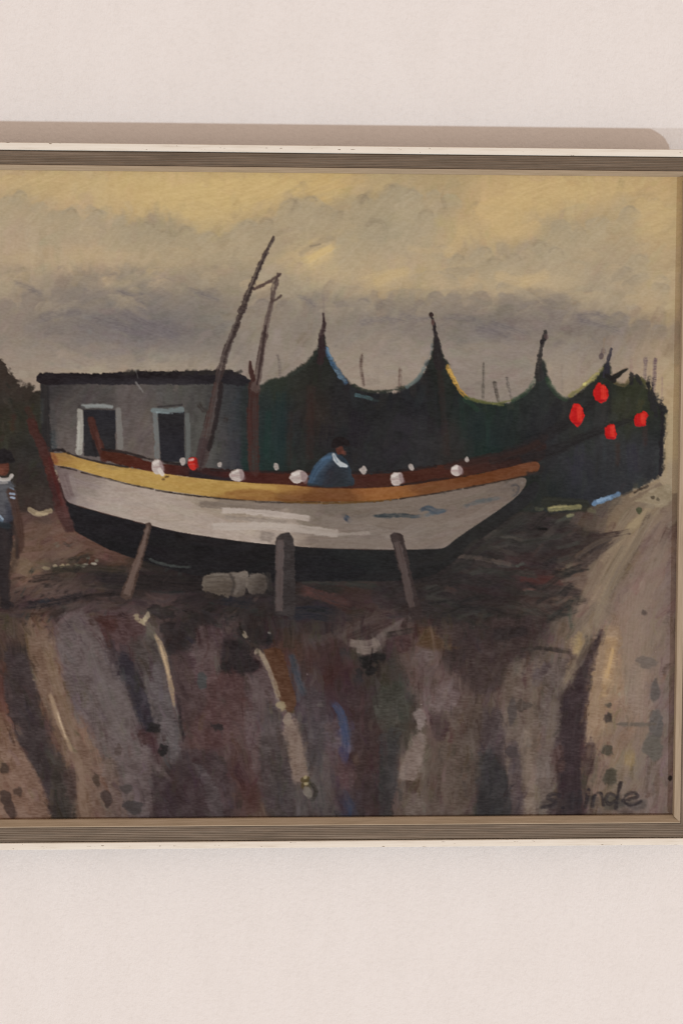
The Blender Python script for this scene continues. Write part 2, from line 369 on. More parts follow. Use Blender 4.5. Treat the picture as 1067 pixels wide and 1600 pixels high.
    for _ in range(150):
        x, y = RNG.uniform(PX0, PX1), RNG.uniform(310, 455)
        if 160 < x < 360 and y < 345: continue
        if RNG.random() < .5: puff(x, y, RNG.uniform(12, 30), RNG.uniform(8, 16), (168 + RNG.normal(0, 4), 150 + RNG.normal(0, 3), 122), RNG.uniform(.15, .4), RNG.uniform(-40, 10))
        else: puff(x, y, RNG.uniform(12, 30), RNG.uniform(7, 14), cream(y), RNG.uniform(.12, .4), RNG.uniform(-40, 10))
    for (x, y, rx, ry, c, a, r) in [(300,312,90,26,(197,168,114),.75,12),(400,296,80,24,(198,168,113),.75,0),(230,296,80,22,(195,166,114),.6,8),(80,288,120,20,(191,163,115),.6,0),(330,336,40,16,(190,162,114),.6,20),(790,330,60,26,(194,164,114),.7,-10),(850,300,70,24,(194,164,113),.65,0),(1015,340,40,30,(190,162,114),.6,0),(930,300,60,16,(192,163,113),.6,0),(820,360,36,12,(190,161,115),.6,-15),(730,350,26,14,(184,157,115),.6,-20),(500,300,40,20,(197,166,110),.5,0),
            (610,330,62,36,(160,145,117),.6,-25),(560,372,44,22,(164,147,117),.5,-15),(650,350,40,30,(166,149,118),.5,-30),(470,345,40,26,(163,146,116),.5,-20),(410,372,44,22,(160,143,116),.55,-10),(200,372,60,22,(164,148,119),.5,-15),(100,352,60,26,(168,149,122),.45,-25),(890,385,50,20,(168,150,118),.45,-20),(960,400,44,26,(166,148,117),.5,-25),(290,385,50,18,(160,143,117),.5,-10),(350,405,60,16,(158,141,115),.5,-12),
            (505,400,34,12,(200,172,122),.6,-28),(600,432,46,11,(190,164,121),.6,-8),(540,420,40,10,(184,159,119),.5,-15),(800,442,54,11,(187,162,123),.6,-6),(700,425,44,11,(182,157,119),.55,-12),(870,440,36,10,(184,158,120),.5,0),(740,440,30,9,(186,160,121),.5,10),(160,402,60,9,(180,156,121),.5,-4),(40,405,50,9,(176,153,121),.5,4),(1000,470,36,9,(176,151,116),.5,10),(920,462,30,8,(176,152,118),.45,0)]:
        puff(x, y, rx, ry, c, a, r, .5)
    crest = [(-380,330,26),(-330,322,24),(-280,330,26),(-215,320,22),(-160,326,24),(-100,318,22),(-60,324,20),(-20,312,20),(14,306,18),(31,300,15),(65,314,15),(88,326,14),(111,327,15),(152,329,16),(190,339,17),(230,349,19),(258,362,18),(288,355,18),(329,364,16),(356,362,16),(385,347,20),(415,342,20),(455,312,17),(484,308,18),(508,322,18),(531,331,14),(565,306,18),(608,290,18),(642,297,18),(676,296,12),(664,330,20),(630,345,28),(585,345,28),(545,370,26),(876,345,16),(905,356,18),(932,338,18),(982,323,16),(841,378,20),(866,388,22),(755,388,18),(714,399,18),(770,404,22),(800,398,22),(998,399,18),(975,420,18),(942,434,20),(903,404,20),(1030,432,16),(690,384,14)]
    for (x, y, r) in crest:
        v = RNG.normal(0, 3); c0 = (164 + v, 147 + v, 120 + v)
        puff(x, y + r, r * 1.25, r * 1.15, c0, .62, RNG.uniform(-35, -5), .8)
        puff(x - r * .5, y + r * 2.1, r * 1.5, r * 1.3, (172 + v, 152 + v, 122 + v), .4, RNG.uniform(-45, -10), .8)
        if RNG.random() < .75: stroke([(x - r * .5, y + r * .35), (x - r * .05, y - r * .02), (x + r * .45, y + r * .12), (x + r * .6, y + r * .5)], r * .24, (141 + v, 124 + v, 101 + v), .42, None, 3, 3, 8, .5, .3, 4)
    for _ in range(60):
        x, y = RNG.uniform(PX0, PX1), RNG.uniform(395, 450); puff(x, y, RNG.uniform(14, 26), RNG.uniform(8, 14), (182, 157, 122), RNG.uniform(.15, .4), RNG.uniform(-30, 20), 1.2)
    # the grey bank: scalloped tops, darker drags through it
    for (x, y, r) in [(679,458,14),(709,458,13),(750,456,17),(795,458,17),(856,468,15),(825,474,14),(567,468,13),(603,471,15),(635,476,14),(532,470,14),(497,474,16),(450,468,18),(906,495,16),(932,492,16),(967,490,16),(1000,498,16),(1030,505,14),(880,486,14),(655,472,13),(410,470,16),(330,455,22),(290,462,22),(250,455,24),(200,452,26),(150,450,26),(100,452,26),(50,458,24),(10,470,20),(-40,466,22),(-100,470,24),(-160,466,24),(-230,470,24),(-300,474,24),(-360,470,24)]:
        v = RNG.normal(0, 3); puff(x, y + r * .8, r * 1.15, r, (129 + v, 116 + v, 106 + v), .5, RNG.uniform(-15, 10), .9)
        if RNG.random() < .6: stroke([(x - r * .7, y + r * .3), (x, y - r * .12), (x + r * .7, y + r * .25)], r * .3, (120 + v, 108 + v, 99 + v), .4, None, 3, 3, 8, .5, .3, 4)
    for p, w in [(((690,497),(722,496),(760,507)),9), (((762,503),(800,514),(822,524)),12), (((740,512),(770,516),(800,528)),12), (((892,492),(930,490),(955,500)),8), (((900,500),(940,508),(970,520)),10), (((187,488),(226,506),(283,531)),16), (((140,494),(180,506),(220,516)),15), (((175,505),(215,520),(250,530)),14), (((232,500),(262,516),(284,524)),9), (((180,452),(210,466),(228,480)),10), (((290,450),(318,460),(345,470)),9), (((20,440),(50,452),(70,460)),8), (((128,450),(138,455),(142,460)),5), (((60,500),(90,490),(130,486)),14), (((-200,500),(-120,512),(-40,500)),14), (((-330,520),(-260,508),(-190,515)),14), (((560,505),(600,498),(640,504)),9), (((460,462),(480,468),(495,480)),7), (((620,490),(650,497),(676,498)),8)]:
        stroke(p, w, (109,100,101), .5, None, 5, 4, 12, .45, .35, 8)
    for _ in range(60):
        x, y = RNG.uniform(PX0, PX1), RNG.uniform(425, 490); v = RNG.normal(0, 9); puff(x, y, RNG.uniform(16, 34), RNG.uniform(7, 13), (150 + v, 134 + v * .9, 114 + v * .6), RNG.uniform(.25, .5), RNG.uniform(-50, 35), 1.1)
    for p, w in [(((100,560),(140,545),(190,540)),12), (((180,565),(220,556),(250,540)),10), (((60,530),(100,545),(120,560)),9), (((200,478),(220,492),(240,498)),6), (((350,520),(390,505),(420,500)),12), (((560,540),(590,525),(630,522)),12), (((720,545),(760,540),(800,545)),12), (((860,520),(890,530),(920,526)),10)]:
        stroke(p, w, (146,130,114), .4, None, 5, 4, 12, .4, .35, 8)
    for p in [((565,322),(568,310),(580,298)), ((608,296),(620,284)), ((533,345),(536,330)), ((456,335),(462,315),(468,310)), ((735,325),(748,315)), ((690,305),(697,330)), ((560,322),(576,300))]:
        stroke(p, 6, (138,121,98), .38, None, 4, 3, 9, .5, .3, 6)
    stroke([(480,408),(500,396),(522,384)], 11, (204,174,120), .75, None, 3, 3, 8, .7, .2, 6)
    stroke([(470,396),(500,378),(520,372)], 8, (150,132,108), .5, None, 4, 3, 8, .5)
    stroke([(485,385),(500,382)], 3, (122,106,88), .5, None, 2)
    stroke([(700,395),(715,380),(722,360)], 16, (190,162,116), .5, None, 5, 3, 8)
    stroke([(590,440),(610,430),(632,424)], 14, (190,163,118), .5, None, 5, 3, 8)
    stroke([(780,432),(815,440),(850,430)], 16, (190,163,122), .5, None, 6, 3, 8)
    stroke([(640,388),(670,392),(700,388)], 10, (186,160,122), .45, None, 5, 3, 8)
    restroke(900, (PX0, 262, PX1, 600), 16, 4, sky_ang, 4, 0.3, pick=3, soft=2.2, body=.45, dry=.5, streak=9)
    # faint distant poles against the sky
    pole = lambda pts, w, c, a=.8: stroke(pts, w, tuple(v + 6 for v in c), a, None, 2, 2.5, 9, .5, .35)
    pole([(434,556),(438,575),(437,602)], 5, (96,84,80), .55)
    pole([(566,556),(564,572),(568,602)], 5, (78,60,54)); pole([(562,560),(567,553)], 3, (90,72,62), .6)
    pole([(625,576),(624,606)], 4, (98,78,70), .75)
    pole([(755,568),(754,622)], 4, (84,76,68), .8); pole([(772,598),(778,626)], 6, (66,58,52)); pole([(791,590),(799,626)], 5, (70,62,58))
    pole([(877,572),(878,612)], 3, (118,102,92), .5); pole([(752,596),(736,604)], 4, (112,100,90), .4)
    pole([(940,552),(942,545),(944,552)], 5, (86,70,72), .6); pole([(943,530),(942,560)], 3, (126,104,82), .5)
    pole([(985,562),(988,600)], 4, (138,112,100), .7); pole([(1008,560),(1006,612)], 5, (104,86,86)); pole([(1023,562),(1020,626)], 6, (92,72,78)); pole([(1034,590),(1033,630)], 3, (140,112,104), .5)
    stroke([(220,575),(213,600)], 3, (150,132,112), .3)
    # ---------------------------------------------------------------- ground, base colours
    G = []
    def grow(y, *v):
        for i in range(0, len(v), 2): G.append((v[i], y, v[i + 1]))
    grow(790, -400,(88,72,64), -200,(92,76,66), -60,(86,70,62), 60,(72,60,56), 150,(90,70,62), 700,(46,44,44), 860,(56,54,50), 930,(88,80,70), 980,(122,106,86), 1045,(128,112,92))
    grow(825, -400,(96,78,68), -200,(104,84,72), -60,(100,80,70), 60,(104,82,72), 110,(106,80,70), 700,(46,44,43), 770,(54,52,50), 860,(64,58,54), 920,(90,80,70), 970,(128,110,86), 1045,(120,102,90))
    grow(860, -400,(104,84,72), -200,(108,88,74), -60,(106,84,72), 40,(112,88,76), 100,(106,84,72), 160,(104,78,68), 720,(46,44,43), 780,(60,56,54), 850,(62,58,54), 920,(76,66,60), 960,(118,102,82), 1040,(120,102,92))
    grow(895, -400,(94,76,66), -200,(100,80,68), -60,(96,78,66), 40,(110,90,74), 90,(80,68,60), 150,(60,52,50), 250,(44,40,39), 450,(42,40,40), 700,(46,43,42), 760,(58,52,50), 830,(76,52,50), 890,(104,88,76), 950,(114,98,80), 1040,(122,104,94))
    grow(925, -400,(84,68,62), -200,(88,72,64), -60,(82,68,62), 20,(86,70,64), 80,(98,80,74), 140,(76,64,60), 200,(52,46,44), 330,(44,40,40), 480,(54,50,48), 560,(62,50,48), 620,(50,46,45), 700,(48,44,42), 780,(54,50,46), 850,(70,62,58), 930,(118,100,84), 990,(130,110,98), 1040,(122,104,94))
    grow(955, -400,(82,68,62), -200,(86,70,64), -60,(80,66,62), 20,(70,60,56), 100,(68,58,56), 180,(84,70,68), 250,(78,66,64), 330,(52,47,46), 400,(50,46,45), 500,(48,45,46), 600,(76,64,60), 680,(54,50,48), 760,(54,48,44), 850,(78,68,62), 930,(116,99,84), 990,(134,113,100), 1040,(122,104,94))
    grow(985, -400,(96,78,66), -250,(92,74,66), -120,(98,80,66), -40,(84,68,62), 20,(92,76,66), 60,(112,90,76), 120,(98,84,82), 190,(80,60,58), 230,(92,82,78), 290,(58,50,48), 350,(82,70,68), 410,(54,48,46), 480,(62,56,52), 560,(74,62,58), 620,(86,72,70), 680,(88,70,54), 740,(50,45,42), 830,(68,60,56), 900,(110,94,78), 980,(136,114,100), 1040,(124,106,96))
    grow(1020, -400,(104,82,68), -250,(88,70,64), -120,(108,86,70), -40,(76,62,58), 10,(76,62,60), 60,(118,94,76), 120,(104,92,90), 190,(82,70,70), 240,(92,84,80), 300,(64,54,52), 350,(56,48,48), 400,(86,72,70), 460,(84,62,54), 520,(68,54,52), 590,(62,56,54), 650,(94,80,74), 720,(60,52,48), 800,(74,64,58), 870,(108,92,84), 950,(148,122,94), 1000,(136,114,100), 1040,(124,106,96))
    grow(1060, -400,(108,84,70), -250,(82,66,62), -120,(112,88,72), -40,(80,62,58), 10,(88,62,56), 50,(80,66,60), 80,(122,98,80), 130,(104,92,90), 200,(66,60,62), 240,(96,88,86), 310,(86,68,66), 370,(76,58,56), 420,(98,82,80), 470,(76,66,66), 530,(68,50,50), 600,(68,62,58), 680,(98,82,78), 750,(84,72,66), 830,(100,86,76), 890,(74,60,58), 950,(152,126,96), 1000,(140,118,102), 1040,(122,104,96))
    grow(1100, -400,(112,88,72), -250,(84,68,62), -120,(118,94,76), -40,(96,74,64), 10,(98,68,60), 45,(62,50,50), 80,(112,88,72), 140,(106,94,92), 200,(88,78,76), 240,(96,88,86), 310,(86,66,64), 370,(82,68,66), 420,(98,84,82), 480,(80,70,72), 540,(66,52,56), 610,(68,68,60), 690,(104,88,84), 760,(94,78,72), 830,(106,92,82), 890,(64,52,52), 940,(146,120,94), 1000,(144,122,106), 1040,(116,100,94))
    grow(1150, -400,(116,92,74), -250,(88,70,62), -120,(120,96,78), -40,(118,90,74), 10,(118,90,74), 45,(70,58,56), 90,(98,78,68), 130,(126,100,82), 180,(104,90,86), 230,(82,68,68), 265,(98,88,86), 320,(80,60,58), 380,(92,74,72), 440,(112,96,88), 490,(86,78,76), 530,(80,78,96), 580,(66,50,50), 630,(70,66,58), 690,(98,84,74), 750,(74,66,62), 810,(92,80,74), 850,(112,96,84), 890,(60,50,52), 930,(128,108,88), 1000,(130,110,94), 1040,(116,100,92))
    grow(1200, -400,(118,94,76), -250,(90,72,64), -120,(122,96,78), -40,(122,96,78), 20,(126,98,80), 70,(66,56,54), 110,(100,80,70), 150,(124,98,82), 200,(104,88,84), 240,(86,72,70), 290,(78,68,66), 340,(82,66,64), 390,(90,70,68), 455,(118,102,90), 500,(86,80,78), 540,(84,66,66), 590,(70,52,50), 640,(106,94,84), 700,(92,80,70), 765,(62,58,58), 810,(88,76,72), 850,(108,94,84), 890,(60,50,52), 925,(110,92,78), 960,(132,112,92), 1010,(112,100,90), 1040,(118,100,90))
    grow(1240, -400,(116,92,76), -250,(86,70,64), -120,(118,92,76), -40,(120,94,78), 30,(124,96,78), 85,(64,56,52), 130,(122,96,80), 190,(106,88,80), 240,(80,66,66), 290,(70,58,58), 340,(86,70,68), 390,(80,60,56), 450,(80,72,72), 500,(88,80,78), 550,(66,58,64), 600,(60,54,54), 640,(104,90,80), 700,(92,80,72), 770,(56,54,54), 815,(84,74,72), 845,(114,98,84), 890,(62,52,54), 940,(116,100,84), 1000,(116,100,90), 1040,(118,100,90))
    grow(1280, -400,(110,88,72), -250,(80,66,60), -120,(114,90,74), -40,(116,92,76), 40,(116,92,76), 90,(62,58,50), 140,(128,102,86), 190,(92,78,74), 240,(70,58,58), 310,(66,54,54), 360,(76,62,60), 410,(96,80,70), 460,(78,70,70), 510,(84,78,76), 550,(62,64,76), 600,(66,52,50), 640,(102,88,78), 700,(90,78,70), 770,(54,54,52), 815,(84,74,72), 845,(112,96,84), 890,(66,56,56), 940,(108,94,82), 1000,(112,98,90), 1040,(116,100,90))
    GF = field(G, 15, 13); GF += np.array([4, 0, 1], np.float32)
    horizon = [(PX0 - 6, 700), (-300, 690), (-160, 700), (-60, 715), (40, 735), (140, 770), (300, 790), (700, 790), (850, 788), (960, 776), (1030, 752), (1044, 772), (PX1 + 6, 764), (PX1 + 6, PY1 + 6), (PX0 - 6, PY1 + 6)]
    Qh = np.array(horizon, float); sl, X, Y = window(PX0, 660, PX1, PY1)
    al = np.clip((inside(X, Y, Qh) + 4 * EDGE[sl] + 1) / 2, 0, 1)
    lay(sl, al, GF[sl], gnd, 0.4)
    gm = [gnd]
    def gang(x, y):                                # furrows fan out from the boat; the bank under it lies flat
        if y < 965: return (8 + 18 * math.sin(x * .02)) if x < 880 else 55
        fan = (x - 560) / 520.0
        return 90 + 24 * max(-1.2, min(1, -fan if fan < 0 else -fan * .55)) * -1 if False else (90 + 22 * max(-1.3, min(1.0, -fan)) if fan < 0 else 90 - 16 * min(1.0, fan))
    restroke(2600, (PX0, 780, PX1, PY1), 40, 13, gang, 8, 0.8, gm, GF, soft=2, pick=9, body=.6, dry=.35, streak=16)
    restroke(1700, (PX0, 780, PX1, PY1), 26, 7, gang, 10, 0.55, gm, None, soft=1.8, pick=9, body=.6, dry=.45, streak=16)
    g = lambda pts, w, c, a=.85, **k: stroke(pts, w, c, a, None, k.pop('soft', 2.8 if w > 12 else 2.2), k.pop('jit', 4 if w > 12 else 2.5), k.pop('streak', 20), k.pop('body', .7), k.pop('dry', .35), k.pop('ends', 14 if w > 12 else 5), gm, **k)
    # sandy bank at the left, beneath the stern
    g([(60,806),(75,812),(88,806)], 16, (92,76,72), .6); g([(40,830),(90,832),(120,850)], 22, (114,88,76), .6)
    g([(130,842),(180,862),(206,876)], 16, (108,80,70), .7); g([(25,880),(45,888),(55,892)], 26, (124,102,82), .8); g([(55,880),(80,884)], 14, (112,94,78), .6)
    g([(47,796),(60,803),(78,798)], 9, (150,130,104), .95, soft=2, ends=2); g([(56,802),(72,804)], 5, (176,154,122), .8, soft=2, ends=2)
    g([(85,854),(95,848)], 8, (118,110,98), .6); g([(98,846),(108,852),(116,848)], 4, (66,58,54), .7)
    for (x, y, c) in [(87,884,(160,142,116)),(98,884,(166,146,112)),(106,883,(150,132,104)),(132,883,(146,138,122)),(147,881,(168,158,140)),(152,876,(120,112,98)),(138,872,(112,106,94)),(72,888,(140,122,96)),(122,884,(128,118,98))]:
        dab(x, y, RNG.uniform(3, 7), 2.4, c, RNG.uniform(-25, 15), None, .85, mask=gm, soft=2)
    g([(105,876),(128,872),(142,866)], 9, (66,60,54), .8); g([(118,880),(130,866)], 3, (52,46,44), .8); g([(135,884),(140,870)], 3, (52,46,44), .8)
    g([(80,892),(120,888),(200,892)], 12, (62,58,50), .8)
    g([(50,906),(70,902),(96,900)], 12, (54,46,44), .8); g([(60,926),(90,920),(130,918)], 24, (102,84,78), .75); g([(80,905),(110,908),(150,900)], 12, (84,70,66), .7)
    g([(38,946),(62,944),(98,938),(140,928)], 13, (44,41,44), .85); g([(60,940),(80,938)], 7, (50,52,60), .8); g([(130,934),(170,928),(206,926)], 8, (50,43,42), .8)
    g([(140,914),(165,918),(185,914)], 7, (92,80,76), .6)
    for _ in range(70):                            # scratchy dry dark marks
        x, y = RNG.uniform(0, 140), RNG.uniform(905, 985); L = RNG.uniform(4, 12)
        g([(x, y), (x + L, y - L * RNG.uniform(.2, .9))], RNG.uniform(2, 5), (46,39,39), .55, soft=2)
    for _ in range(120):
        x, y = RNG.uniform(20, 420), RNG.uniform(885, 1000); t = RNG.uniform(-.5, .3) if RNG.random() < .6 else RNG.uniform(-1.3, -.6); L = RNG.uniform(6, 20)
        g([(x, y), (x + L * math.cos(t), y + L * math.sin(t))], RNG.uniform(2.5, 7), [(44,39,39),(98,82,76),(82,68,66),(52,46,45),(60,64,62)][RNG.integers(0, 5)], .6, soft=2)
    # dark bank under the hull
    g([(150,905),(330,915),(430,922)], 26, (42,39,39), .6); g([(470,905),(520,908),(590,912)], 11, (64,68,64), .7); g([(540,912),(600,920)], 8, (58,62,58), .6)
    g([(466,922),(500,930),(550,948)], 17, (94,66,62), .85, streak=16); g([(478,924),(492,926)], 8, (106,72,68), .6)
    g([(450,958),(490,956),(520,962)], 22, (46,48,55), .8); g([(340,936),(370,940),(400,944)], 16, (42,44,50), .7); g([(520,950),(580,962)], 14, (58,48,46), .6)
    g([(235,924),(260,926),(290,926)], 5, (54,58,58), .5); g([(430,976),(455,972)], 14, (74,74,76), .55)
    g([(490,1006),(545,982),(620,954)], 13, (86,72,68), .85); g([(500,1012),(560,992),(612,970)], 10, (72,56,54), .8); g([(480,1000),(505,996)], 12, (84,78,74), .6)
    g([(585,1004),(605,990),(632,972)], 15, (104,90,86), .75); g([(640,974),(660,976)], 9, (92,80,76), .6)
    for p, w in [(((545,1004),(568,1006),(590,1002)),12), (((556,1013),(575,1016),(590,1010)),12), (((562,1020),(574,1022)),6), (((586,1000),(592,1012)),8)]: g(p, w, (128,111,103), .85, soft=3, streak=20)
    for x in (576, 582, 589): g([(x, 1022), (x + 7, 1000)], 2.5, (98,84,80), .6, soft=1.5)
    for (x, y, rx, ry) in [(576,1032,16,8),(590,1028,10,7),(580,1046,9,10),(572,1038,8,8),(562,1052,5,8)]: dab(x, y, rx, ry, (34,32,31), 10, None, .8, mask=gm, soft=4, jit=6, wob=.35)
    g([(600,1040),(625,1034)], 18, (74,72,66), .6); g([(538,1008),(542,1035)], 16, (64,66,70), .6); g([(556,1050),(562,1075)], 14, (56,58,62), .6)
    poly([(655,1000),(664,984),(672,978),(682,988),(694,1004),(676,1002)], (96,76,56), None, .8, 4, 5, .6, 9, gm)
    g([(650,1030),(662,1020),(676,1016)], 14, (106,92,86), .75); g([(625,1005),(640,1015)], 22, (74,54,54), .7)
    # right of the bow: dark water-stained slope
    for p, w, c in [(((700,850),(740,815),(790,795)),16,(58,58,54)), (((690,870),(720,850),(760,845)),14,(66,66,60)), (((760,830),(800,818),(830,835)),14,(66,68,62)), (((780,850),(820,856),(870,850)),14,(64,64,60)), (((785,846),(810,852),(850,854)),5,(92,88,80)), (((700,872),(720,878),(770,884)),9,(104,90,82)), (((770,876),(790,884),(805,882)),7,(98,98,92)), (((690,868),(705,862)),8,(88,80,74)), (((640,900),(690,905),(740,905)),14,(48,46,44)), (((665,928),(690,934),(710,942)),8,(70,70,64)), (((700,910),(760,924),(800,928)),10,(66,46,46)), (((720,940),(780,958),(840,972)),14,(46,42,40)), (((760,990),(790,990),(820,986)),12,(48,44,42)), (((650,950),(700,965),(760,985)),14,(50,46,43)), (((810,905),(835,902),(870,906)),26,(82,50,49)), (((815,921),(835,920)),4,(112,82,76)), (((830,918),(870,920),(908,926)),14,(72,62,60)), (((890,912),(905,906),(918,905)),10,(112,92,82)), (((880,830),(910,850),(930,840)),22,(72,60,58)), (((905,850),(930,842),(950,838)),14,(102,86,74)), (((900,890),(940,858),(980,832)),16,(84,70,66)), (((820,826),(832,830)),6,(34,31,30)), (((860,895),(880,892)),8,(40,34,33)), (((790,940),(830,950),(860,965)),9,(62,56,52)), (((640,860),(680,870),(700,862)),18,(42,40,39))]:
        g(p, w, c, .8)
    for p, w in [(((700,868),(740,835),(790,800),(830,775)),26), (((690,885),(740,862),(800,830)),24), (((640,905),(700,895),(750,880)),18)]: g(p, w, (45,43,42), .75)
    for _ in range(60):
        x, y = RNG.uniform(700, 900), RNG.uniform(820, 980); g([(x, y), (x + 18, y + RNG.uniform(-6, 8))], RNG.uniform(4, 9), RNG.choice([(52,50,47),(66,62,58),(44,41,40),(72,58,56)]), .45)
    # tan track at the right
    g([(1040,772,20),(1000,806,40),(965,860,46),(930,930,40),(900,1000,26)], 40, (137,117,99), .7); g([(1026,784),(990,828),(962,868),(934,926),(912,990)], 16, (152,129,105), .65); g([(1035,830,20),(1015,900,50),(1005,990,70),(1000,1080,60)], 60, (139,118,102), .45); g([(1010,800),(990,820),(975,835)], 16, (150,129,98), .8); g([(975,850),(960,880),(940,915)], 12, (127,110,92), .7)
    g([(1000,812),(968,838)], 8, (158,136,102), .6); g([(1016,800),(990,856),(960,905),(945,960)], 12, (96,82,74), .55)
    g([(940,940),(910,970),(880,1010)], 16, (118,102,90), .6); g([(890,960),(880,1000)], 18, (98,86,76), .5)
    g([(905,996),(903,1006),(900,1014)], 18, (168,140,94), .85, soft=4); g([(895,1030),(890,1046),(884,1060)], 15, (140,118,90), .7)
    g([(915,990),(918,1010)], 7, (78,70,66), .7); g([(938,982),(930,1000)], 7, (132,116,104), .7)
    g([(944,986,6),(932,1004,12),(916,1026,18),(904,1056,22),(894,1100,32),(890,1150,34)], 26, (64,52,52), .85, streak=16); g([(925,990,5),(912,1016,9),(905,1030,6)], 8, (78,70,66), .7); g([(866,1084),(880,1078),(896,1070)], 20, (70,58,54), .85); g([(890,1090),(888,1140),(886,1180)], 34, (60,49,50), .75)
    g([(957,974),(950,1010),(942,1050),(935,1090),(928,1150)], 26, (158,130,98), .75); g([(957,1016),(953,1036),(948,1058)], 8, (206,166,110), .9, soft=2.5); g([(945,1060),(940,1078)], 9, (186,154,106), .7)
    g([(835,1060),(850,1030),(870,1010)], 18, (112,96,80), .6); g([(838,1056),(844,1040),(850,1026)], 18, (82,70,70), .7); g([(830,1012),(860,1014),(890,1018)], 7, (62,54,50), .8); g([(866,1030),(862,1050)], 18, (112,98,90), .6)
    poly([(716,1040),(728,1030),(744,1028),(760,1036),(768,1046),(740,1042)], (100,86,80), None, .75, 3, 4, .5, 9, gm); g([(738,1040),(742,1070)], 16, (80,74,70), .5)
    g([(682,1084),(695,1074),(712,1072)], 22, (110,92,90), .8); g([(700,1090),(730,1085)], 26, (94,76,72), .5); g([(672,1130),(690,1110)], 26, (70,54,54), .6)
    g([(980,920),(978,980),(975,1060)], 26, (140,118,102), .5); g([(1004,906),(1000,930)], 6, (158,138,122), .6); g([(1000,1050),(994,1090)], 14, (152,128,108), .6); g([(985,1040),(980,1100)], 16, (118,106,94), .5)
    for (x, y, rx, ry, c) in [(811,1102,9,9,(82,70,64)),(822,1102,7,6,(88,76,70)),(949,1102,5,6,(92,82,72)),(949,1121,7,8,(72,62,58)),(949,1172,9,8,(82,74,64)),(952,1213,11,12,(80,73,62)),(1005,957,4,4,(96,82,76)),(1023,1080,7,17,(98,88,84)),(800,1174,9,9,(76,66,66)),(800,1110,7,22,(84,74,72)),(1024,1132,10,22,(98,90,86)),(1018,1165,14,22,(102,94,86)),(1010,1035,16,8,(112,98,90)),(990,1132,30,3,(104,92,82))]:
        dab(x, y, rx, ry, c, 0, None, .75, mask=gm, soft=4, jit=3)
    g([(983,1170),(984,1185),(981,1206)], 18, (150,124,88), .75, soft=4); g([(980,1186),(982,1196)], 8, (160,134,92), .7)
    # furrows, left half
    g([(26,1000),(28,1060),(42,1130),(66,1200),(92,1284)], 36, (62,54,53), .8); g([(22,1030),(40,1090)], 16, (56,44,45), .6); g([(60,1170),(84,1230),(96,1284)], 28, (60,56,50), .7)
    poly([(-30,1110),(12,1116),(30,1160),(60,1210),(78,1290),(-60,1294)], (124,96,79), None, .72, 4, 5, .5, 10, gm)
    g([(8,1030),(6,1080),(12,1110)], 20, (98,64,56), .75); g([(4,1090),(16,1130)], 18, (116,80,66), .6)
    g([(56,985),(66,1040),(84,1090),(104,1150),(120,1210),(130,1284)], 34, (120,95,76), .75); g([(62,1010),(74,1060),(92,1120)], 16, (112,80,60), .6); g([(70,1000),(86,1060)], 12, (132,108,84), .55)
    g([(116,952,26),(122,1000,52),(146,1070,66),(180,1140,62),(205,1200,40)], 62, (105,93,91), .8, streak=9); g([(98,1000),(122,1060),(150,1130)], 22, (104,92,92), .7); g([(142,985),(160,1040),(190,1100),(208,1140)], 20, (112,103,98), .6); g([(150,1090),(160,1150),(170,1200)], 10, (120,104,92), .5)
    g([(103,1062),(112,1090)], 12, (92,76,60), .7)
    g([(79,1080,3),(85,1102,7),(94,1128,8),(104,1152,7),(114,1174,3)], 8, (170,142,114), .8, soft=3, streak=24); g([(88,1108,2),(98,1138,4),(106,1156,2)], 3, (206,178,146), .75, soft=2); g([(108,1176),(126,1196),(128,1240),(136,1284)], 16, (140,114,96), .6)
    g([(150,966),(166,968),(184,966)], 10, (76,50,46), .85); g([(160,974),(172,986)], 12, (78,52,48), .8); poly([(176,972),(200,958),(222,962),(226,985),(200,1004),(182,1000)], (90,70,70), None, .8, 4, 5, .5, 8, gm)
    g([(100,950),(150,948),(220,952)], 14, (98,84,82), .55); g([(168,1012),(178,1022)], 14, (68,58,56), .7)
    g([(186,1026),(200,1058),(216,1092),(232,1140)], 24, (58,54,58), .88); g([(198,1060),(210,1100),(222,1150)], 8, (82,72,72), .6); g([(180,1018),(184,1034)], 5, (122,112,110), .5)
    g([(215,1015),(232,1030),(240,1050)], 34, (92,84,80), .7); g([(232,1050),(246,1100),(262,1160),(272,1195)], 30, (100,92,90), .75)
    g([(212,966),(222,972),(232,976)], 8, (168,148,120), .85, soft=2); g([(222,978),(228,966)], 5, (184,164,134), .7, soft=2); g([(232,980),(244,986)], 10, (116,104,98), .6)
    g([(242,990,4),(253,1014,9),(262,1048,8),(268,1076,8),(272,1104,4)], 8, (164,138,110), .82, soft=3, streak=24); g([(250,1008,2),(260,1040,4),(265,1062,2)], 3, (198,168,132), .7, soft=2); g([(272,1096),(282,1130),(290,1152)], 5, (104,102,98), .7); g([(280,1120),(286,1150)], 6, (48,42,42), .7)
    for (x, y, rx, ry) in [(255,958,22,9),(275,985,20,14),(290,1005,16,10),(268,1012,12,8),(345,1020,9,20),(352,1046,14,8),(370,1020,18,26),(320,968,26,9),(400,992,30,12),(390,1040,14,12)]:
        dab(x, y, rx, ry, (44,39,39), 15, None, .75, mask=gm, soft=4, jit=8)
    dab(285, 1006, 9, 6, (58,66,66), 0, None, .5, mask=gm, soft=4)
    for _ in range(90):
        x, y = RNG.uniform(240, 430), RNG.uniform(945, 1020); L = RNG.uniform(4, 14); t = RNG.uniform(-1.2, -.2)
        g([(x, y), (x + L * math.cos(t), y + L * math.sin(t))], RNG.uniform(2, 5), RNG.choice([(38,34,34),(62,56,54),(74,66,64)]), .55, soft=2)
    g([(310,1000),(325,1020),(330,1040)], 28, (90,74,72), .8); g([(300,1022),(340,1030)], 20, (86,72,70), .6); g([(345,980),(365,986)], 12, (92,78,74), .7)
